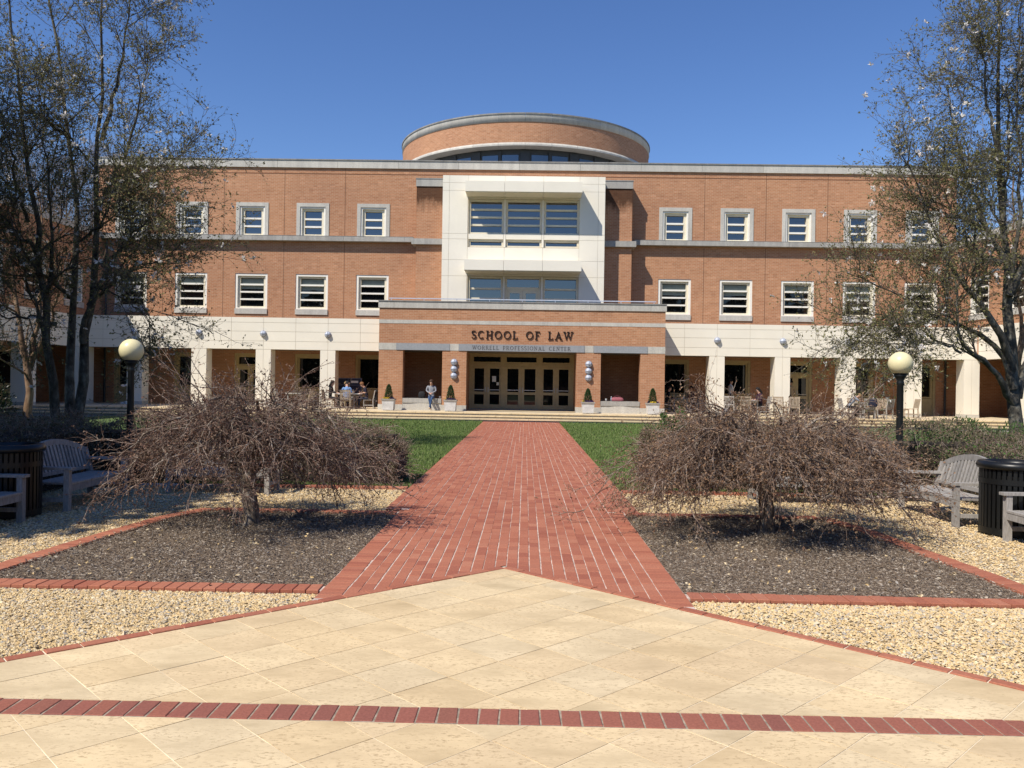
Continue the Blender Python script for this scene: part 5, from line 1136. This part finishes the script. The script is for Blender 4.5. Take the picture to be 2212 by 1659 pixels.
cg = chair_proto('wooden_chair', 'wood_grey'); ct = chair_proto('wooden_chair', 'wood_teak'); ca = chair_proto('wooden_armchair', 'wood_teak', True); protos2 = {'g': [cg, 0], 't': [ct, 0], 'a': [ca, 0]}
for kind, x, y, rz, lab in (
    ('t', -9.72, 40.95, -PI / 2, 'tan wooden chair of the dark haired woman left of the portico'), ('t', -8.66, 40.02, .06, 'slatted wooden chair with its back to the viewer, man in blue on it'), ('g', -9.0, 41.85, PI, 'wooden chair behind the study table, far side'),
    ('g', -7.72, 41.0, PI / 2, 'grey chair of the man in a navy shirt beside the portico'), ('g', -11.95, 40.6, -1.0, 'grey chair left of the table behind the left weeping tree'), ('t', -10.75, 40.7, 1.3, 'tan chair right of the table behind the left weeping tree'),
    ('g', 7.35, 43.5, -PI / 2, 'chair in deep shade against the portico side'), ('g', 8.85, 43.6, PI / 2, 'chair in the arcade shade of the person with sunglasses'),
    ('g', 10.05, 40.6, -.5, 'grey chair left of the reading woman table, seen from behind'), ('t', 10.6, 40.2, 0., 'tan slatted chair in front of the reading woman table'), ('g', 11.75, 41.0, PI / 2, 'grey chair of the reading woman'),
    ('a', 12.55, 40.9, PI, 'wide tan armchair in front of the second right column'), ('t', 13.35, 41.2, PI - .3, 'tan chair right of the second right column'),
    ('g', 15.2, 39.4, -PI / 2, 'grey chair of the man leaning over the table'), ('t', 15.95, 40.25, PI, 'pale chair at the far side of the white bag table'), ('g', 15.95, 38.62, -.25, 'grey chair with a navy backpack hung on it'),
    ('g', 16.75, 38.75, .55, 'grey chair with its back to the viewer at the right table'), ('t', 17.05, 40.0, 2.5, 'pale slatted chair facing the viewer at the right table'), ('t', 18.75, 40.5, PI / 2, 'lone wooden chair facing left before the fourth right column')):
    p = protos2[kind]; o = p[0] if not p[1] else copy_tree(p[0]); p[1] = 1; o.location = (x, y, ZT + .002); o.rotation_euler = (0, 0, rz); o['label'] = lab
# navy notice board in the arcade
t_ = thing('notice_board', (-9.22, 43.4, ZT), 'dark navy notice board with a white label behind the study table', 'notice board')
MB().box(-.6, .6, 0, .05, .35, 1.48).build('board', 'navy_board', t_, world=False); MB().ring(-.64, .64, .31, 1.52, .045, -.03, .06).box(-.1, -.07, -.02, 0, .36, 1.47).box(-.59, .59, -.021, 0, 1.14, 1.17).build('frame', 'board_frame', t_, world=False); MB().box(.08, .46, -.012, -.006, 1.26, 1.38).build('label_plate', 'paper', t_, world=False)
for sx in (-.5, .5): MB().box(sx - .03, sx + .03, -.2, .25, 0, .05).box(sx - .02, sx + .02, .0, .04, .05, .33).build('foot', 'board_frame', t_, world=False)
# ================================================================== people
def rotx(p, piv, a): y, z = p[1] - piv[1], p[2] - piv[2]; return (p[0], piv[1] + y * math.cos(a) - z * math.sin(a), piv[2] + y * math.sin(a) + z * math.cos(a))
SIT = dict(pel=(0, 0, .53), sp=(0, .0, .74), ch=(0, .02, .95), nk=(0, .035, 1.10), jaw=(0, .065, 1.18), hd=(0, .055, 1.27), top=(0, .045, 1.35), shL=(-.175, .02, 1.03), shR=(.175, .02, 1.03), elL=(-.24, .10, .80), elR=(.24, .10, .80), wrL=(-.14, .33, .765), wrR=(.14, .33, .765), hiL=(-.095, .02, .50), hiR=(.095, .02, .50), knL=(-.12, .42, .50), knR=(.12, .42, .50), anL=(-.12, .42, .09), anR=(.12, .42, .09), toL=(-.13, .56, .035), toR=(.13, .56, .035))
STAND = dict(pel=(0, 0, .96), sp=(0, .0, 1.12), ch=(0, .01, 1.32), nk=(0, .015, 1.49), jaw=(0, .045, 1.57), hd=(0, .035, 1.66), top=(0, .025, 1.74), shL=(-.185, .0, 1.42), shR=(.185, .0, 1.42), elL=(-.25, -.02, 1.14), elR=(.25, -.02, 1.14), wrL=(-.24, .08, .90), wrR=(.24, .08, .90), hiL=(-.095, 0, .92), hiR=(.095, 0, .92), knL=(-.11, .02, .50), knR=(.11, .02, .50), anL=(-.11, -.02, .08), anR=(.11, -.02, .08), toL=(-.13, .13, .03), toR=(.13, .13, .03))
RAD = dict(pel=.135, sp=.12, ch=.135, nk=.052, jaw=.066, hd=.092, top=.062, sh=.066, el=.043, wr=.029, hi=.085, kn=.058, an=.04, to=.036)
EDG = [('pel', 'sp', 'shirt'), ('sp', 'ch', 'shirt'), ('ch', 'nk', 'shirt'), ('nk', 'jaw', 'skin'), ('jaw', 'hd', 'skin'), ('hd', 'top', 'skin')]
for s in 'LR': EDG += [('ch', 'sh' + s, 'shirt'), ('sh' + s, 'el' + s, 'shirt'), ('el' + s, 'wr' + s, 'fore'), ('pel', 'hi' + s, 'trs'), ('hi' + s, 'kn' + s, 'trs'), ('kn' + s, 'an' + s, 'trs'), ('an' + s, 'to' + s, 'shoe')]
def person(loc, rz, label, pose, shirt, trousers, hair, skin='skin', sleeves=False, shoe='shoe_dark', lean=0., over=None, long_hair=False, cap=False, glasses=False, scale=1., nod=0., group='people on the terrace'):
    J = dict(pose)
    if over: J.update(over)
    if lean:
        for k in J:
            if k[:2] in ('sp', 'ch', 'nk', 'ja', 'hd', 'to', 'sh') and k not in ('toL', 'toR'): J[k] = rotx(J[k], J['pel'], -lean)
    if nod:
        for k in ('jaw', 'hd', 'top'): J[k] = rotx(J[k], J['nk'], -nod)
    names = list(J); V = [J[k] for k in names]; rad = [RAD.get(k, RAD.get(k[:2], .05)) for k in names]; ed = [(names.index(a), names.index(b_)) for a, b_, _ in EDG]; lab = [l for *_, l in EDG]
    fh = norm(np.array([J['hd']]) - np.array([J['nk']]))[0]; hd = np.array(J['hd']); fdir = norm(np.cross([[1, 0, 0]], [fh]))[0] * -1
    if fdir[1] < 0: fdir = -fdir
    V.append(tuple(hd - fh * .025 + fdir * .098)); rad.append(.014); ed.append((names.index('hd'), len(V) - 1)); lab.append('skin')       # nose
    for s in 'LR':
        wr = np.array(J['wr' + s]); el = np.array(J['el' + s]); d = norm((wr - el)[None])[0]; sd = norm(np.cross(d, [0, 0, 1.])[None])[0]; sg = 1 if s == 'L' else -1
        V.append(tuple(wr + d * .07)); rad.append(.030); pi_ = len(V) - 1; ed.append((names.index('wr' + s), pi_)); lab.append('skin')
        for q in range(4):
            o_ = (q - 1.5) * .019; V.append(tuple(wr + d * .12 + sd * o_ + np.array([0, 0, -.006]))); rad.append(.0095); ed.append((pi_, len(V) - 1)); lab.append('skin')
            V.append(tuple(wr + d * (.155 - .012 * abs(q - 1.3)) + sd * o_ + np.array([0, 0, -.028]))); rad.append(.008); ed.append((len(V) - 2, len(V) - 1)); lab.append('skin')
        V.append(tuple(wr + d * .06 + sd * sg * .04)); rad.append(.011); ed.append((pi_, len(V) - 1)); lab.append('skin'); V.append(tuple(wr + d * .1 + sd * sg * .055)); rad.append(.009); ed.append((len(V) - 2, len(V) - 1)); lab.append('skin')
    me = bpy.data.meshes.new('rig'); me.from_pydata(V, ed, []); ob = bpy.data.objects.new('rig', me); COL.objects.link(ob)
    md = ob.modifiers.new('s', 'SKIN'); ss = ob.modifiers.new('u', 'SUBSURF'); ss.levels = 1; ss.render_levels = 1
    for i, sv in enumerate(me.skin_vertices[0].data): sv.radius = (rad[i], rad[i] * (.72 if i < len(names) and names[i] in ('pel', 'sp', 'ch') else 1)); sv.use_root = (i == 0)
    dg = bpy.context.evaluated_depsgraph_get(); bm_ = bpy.data.meshes.new_from_object(ob.evaluated_get(dg)); bpy.data.objects.remove(ob)
    mats = dict(shirt=shirt, trs=trousers, skin=skin, fore=shirt if sleeves else skin, shoe=shoe); keys = list(mats); bm_.materials.clear()
    for k in keys: bm_.materials.append(MT(mats[k]))
    n = len(bm_.polygons); c = np.empty(n * 3); bm_.polygons.foreach_get('center', c); c = c.reshape(-1, 3); best = np.full(n, 9.); idx = np.zeros(n, int); Va = np.array(V); ra = np.array(rad)
    for (a, b_), l in zip(ed, lab):
        A, Bv = Va[a], Va[b_]; ab = Bv - A; t0 = np.clip(((c - A) @ ab) / max(1e-9, ab @ ab), 0, 1); dd = np.linalg.norm(c - (A + t0[:, None] * ab), axis=1) - (ra[a] * (1 - t0) + ra[b_] * t0) * .9; kx = dd < best; best[kx] = dd[kx]; idx[kx] = keys.index(l)
    if not sleeves:
        pass
    bm_.polygons.foreach_set('material_index', idx.astype(np.int32)); bm_.polygons.foreach_set('use_smooth', np.ones(n, bool)); bm_.update()
    t_ = thing('person', loc, label, 'person', group, rz); t_.scale = (scale,) * 3; link('body', bm_, t_)
    # hair as a cap round the back and top of the head
    h = MB(); nu, nv = 14, 9; R_ = .108; up = fh; sx_ = np.array([1., 0, 0]); G = []
    for i in range(nv + 1):
        for j in range(nu):
            th = PI * .62 * i / nv; ph = 2 * PI * j / nu; front = max(0, -math.sin(ph)) if False else max(0, math.sin(ph)); lim = 1 - .55 * front
            th *= lim; p = hd + fh * (.015 + R_ * 1.06 * math.cos(th)) + (sx_ * math.cos(ph) * .9 + fdir * math.sin(ph) * 1.02) * R_ * math.sin(th) - fdir * .012; G.append(tuple(p))
    h.v = G
    for i in range(nv):
        for j in range(nu): h.f.append((i * nu + j, i * nu + (j + 1) % nu, (i + 1) * nu + (j + 1) % nu, (i + 1) * nu + j)); h.m.append(0); h.sm.append(True)
    if long_hair:
        for sx2 in (-.07, 0, .07):
            a = hd - fdir * .06 + sx_ * sx2; b2 = a - fh * .26 - fdir * .03; h.beam(tuple(a), tuple(b2), .085, .07)
    h.build('hair', 'cloth_black' if cap else hair, t_, world=False)
    if cap: MB().beam(tuple(hd + fh * .06 + fdir * .07), tuple(hd + fh * .05 + fdir * .17), .13, .015).build('cap_peak', 'cloth_black', t_, world=False)
    if glasses: MB().beam(tuple(hd + fh * .005 + fdir * .095 - sx_ * .065), tuple(hd + fh * .005 + fdir * .095 + sx_ * .065), .02, .035).build('sunglasses', 'cloth_black', t_, world=False)
    return t_
z = ZT + .002
person((-9.66, 40.95, z), -PI / 2, 'dark haired woman in a black vest over grey sleeves, seated left of the study table', SIT, 'cloth_black', 'cloth_black', 'hair_black', sleeves=True, long_hair=True, lean=.05, nod=.2)
person((-8.66, 40.08, z), .06, 'man in a light blue shirt and dark cap with his back to the viewer', SIT, 'cloth_blue', 'khaki', 'hair_black', cap=True, lean=.18, nod=.25, over=dict(wrL=(-.2, .42, .78), wrR=(.2, .42, .78)))
person((-9.0, 41.8, z), PI, 'blond person in black behind the study table', SIT, 'cloth_black', 'jeans_dark', 'hair_blond', lean=.2, nod=.4)
person((-7.80, 41.0, z), PI / 2 + .25, 'man in a navy shirt and jeans seated on the right of the study table', SIT, 'cloth_navy', 'jeans_dark', 'hair_red', lean=.25, nod=.35)
person((-4.52, 39.98, .49), PI, 'woman in a grey sweater and blue jeans sitting on the stone bench of the portico', SIT, 'cloth_lightgrey', 'jeans', 'hair_brown', sleeves=True, nod=.45, over=dict(elL=(-.23, .06, .82), elR=(.23, .06, .82), wrL=(-.07, .24, .72), wrR=(.07, .24, .72), knL=(-.07, .36, .50), knR=(.06, .38, .46), anL=(.03, .42, .02), anR=(-.03, .36, -.04), toL=(.04, .54, -.05), toR=(-.06, .48, -.09)), shoe='shoe_tan')
person((7.42, 43.5, z), -PI / 2, 'dark figure seated in deep shade beside the portico', SIT, 'cloth_black', 'cloth_black', 'hair_black', lean=.15, sleeves=True)
person((8.78, 43.6, z), PI / 2 + .5, 'person with sunglasses seated in the arcade shade', SIT, 'cloth_maroon', 'jeans_dark', 'hair_black', 'skin_tan', glasses=True)
person((10.85, 43.9, z), -PI / 2 + .2, 'man in a white t-shirt standing in the arcade shade', STAND, 'cloth_white', 'cloth_black', 'hair_black', over=dict(elR=(.26, .02, 1.14), wrR=(.12, .22, 1.02), elL=(-.26, .02, 1.14), wrL=(-.12, .22, 1.02)))
person((11.62, 41.0, z), PI / 2 + .2, 'woman with long dark hair and dark clothes reading at a table', SIT, 'cloth_maroon', 'cloth_black', 'hair_black', sleeves=True, long_hair=True, glasses=True, lean=.08, nod=.3)
person((14.05, 43.9, z), .6, 'person in tan standing half hidden behind the second right column', STAND, 'cloth_tan', 'cloth_black', 'hair_black', 'skin_tan', sleeves=True)
person((15.28, 39.4, z), -PI / 2, 'fair haired man in a grey t-shirt leaning over the right table', SIT, 'cloth_grey', 'cloth_black', 'hair_blond', lean=.62, nod=.5, over=dict(elL=(-.24, .42, .80), elR=(.24, .42, .80), wrL=(-.08, .60, .86), wrR=(.08, .62, .80)))
# ---- small things
def sack(name, loc, size, label, cat, mat, rz=0., strap=None):
    t_ = thing(name, loc, label, cat, None, rz); sx, sy, sz = size; n = 10; m_ = MB(); rings = [(.75, 0), (.95, .12), (1., .4), (.95, .7), (.75, .9), (.35, 1.)]
    for r_, zz in rings:
        for i in range(n * 2): a = PI * i / n; c, s_ = math.cos(a), math.sin(a); e = lambda v: math.copysign(abs(v) ** .6, v); m_.v.append((e(c) * sx / 2 * r_ * (1 + .05 * math.sin(5 * a + zz * 9)), e(s_) * sy / 2 * r_, zz * sz))
    for j in range(len(rings) - 1):
        for i in range(2 * n): m_.f.append((j * 2 * n + i, j * 2 * n + (i + 1) % (2 * n), (j + 1) * 2 * n + (i + 1) % (2 * n), (j + 1) * 2 * n + i)); m_.m.append(0); m_.sm.append(True)
    m_.f.append(tuple((len(rings) - 1) * 2 * n + i for i in range(2 * n))); m_.m.append(0); m_.sm.append(True); m_.build('body', mat, t_, world=False)
    if strap:
        q = MB(); pts = [(sx * .28 * math.cos(PI * i / 10), -sy * .2, sz * .9 + sz * .45 * math.sin(PI * i / 10)) for i in range(11)]
        for a, b_ in zip(pts, pts[1:]): q.beam(a, b_, .025, .012)
        q.build('handle', strap, t_, world=False)
    return t_
sack('backpack', (-5.0, 40.2, .94), (.36, .22, .34), 'dark backpack on the stone bench beside the sitting woman', 'backpack', 'cloth_black', strap='cloth_black')
sack('bag', (4.47, 40.15, .94), (.62, .24, .2), 'pinkish bag on the right stone bench of the portico', 'bag', 'bag_pink', strap='bag_pink')
sack('tote_bag', (16.35, 39.2, ZT + .727), (.42, .2, .2), 'white tote bag with red trim on the right table', 'bag', 'white_plastic', strap='red_plastic')
sack('backpack', (15.96, 38.20, ZT + .55), (.40, .16, .42), 'navy backpack hanging on a grey chair at the right table', 'backpack', 'cloth_navy', -.25, 'cloth_navy')
sack('jacket', (-7.36, 41.02, ZT + .12), (.16, .44, .86), 'dark jacket hanging over the chair beside the portico', 'jacket', 'cloth_black')
for (x, y, z0, lab, mat) in ((-4.12, 40.12, .94, 'white paper cup beside the sitting woman', 'white_plastic'), (3.93, 40.1, .94, 'small white cup on the right stone bench', 'white_plastic'), (8.25, 43.2, ZT + .727, 'pale blue cup on the shaded arcade table', 'white_plastic')):
    t_ = thing('cup', (x, y, z0), lab, 'cup'); MB().lathe([(.001, .002), (.032, .002), (.043, .11)], 14).build('body', mat, t_, world=False); MB().lathe([(.046, .108), (.046, .118), (.001, .122)], 14, smooth=False).build('lid', mat, t_, world=False)
t_ = thing('bottle', (4.18, 40.1, .94), 'clear bottle on the right stone bench', 'bottle'); MB().lathe([(.001, 0), (.034, 0), (.036, .15), (.014, .2), (.014, .22)], 14).build('body', 'lamp_grey', t_, world=False); MB().lathe([(.016, .22), (.016, .24), (.001, .24)], 12).build('lid', 'white_plastic', t_, world=False)
for (x, y, rz, lab) in ((-9.2, 40.85, .2, 'open white book on the left of the study table'), (-8.2, 40.85, -.3, 'open white notebook under the hands of the man in navy'), (11.1, 40.85, .1, 'open white book on the reading woman table')):
    t_ = thing('book', (x, y, ZT + .728), lab, 'book', None, rz)
    for s in (-1, 1):
        q = MB(); q.v = [(0, -.13, 0), (s * .19, -.13, 0), (s * .19, .13, 0), (0, .13, 0), (0, -.13, .02), (s * .19, -.13, .008), (s * .19, .13, .008), (0, .13, .02)]; q.f = [(3, 2, 1, 0), (4, 5, 6, 7), (0, 1, 5, 4), (1, 2, 6, 5), (2, 3, 7, 6), (3, 0, 4, 7)]; q.m = [0] * 6; q.sm = [False] * 6; q.build('pages', 'paper', t_, world=False)
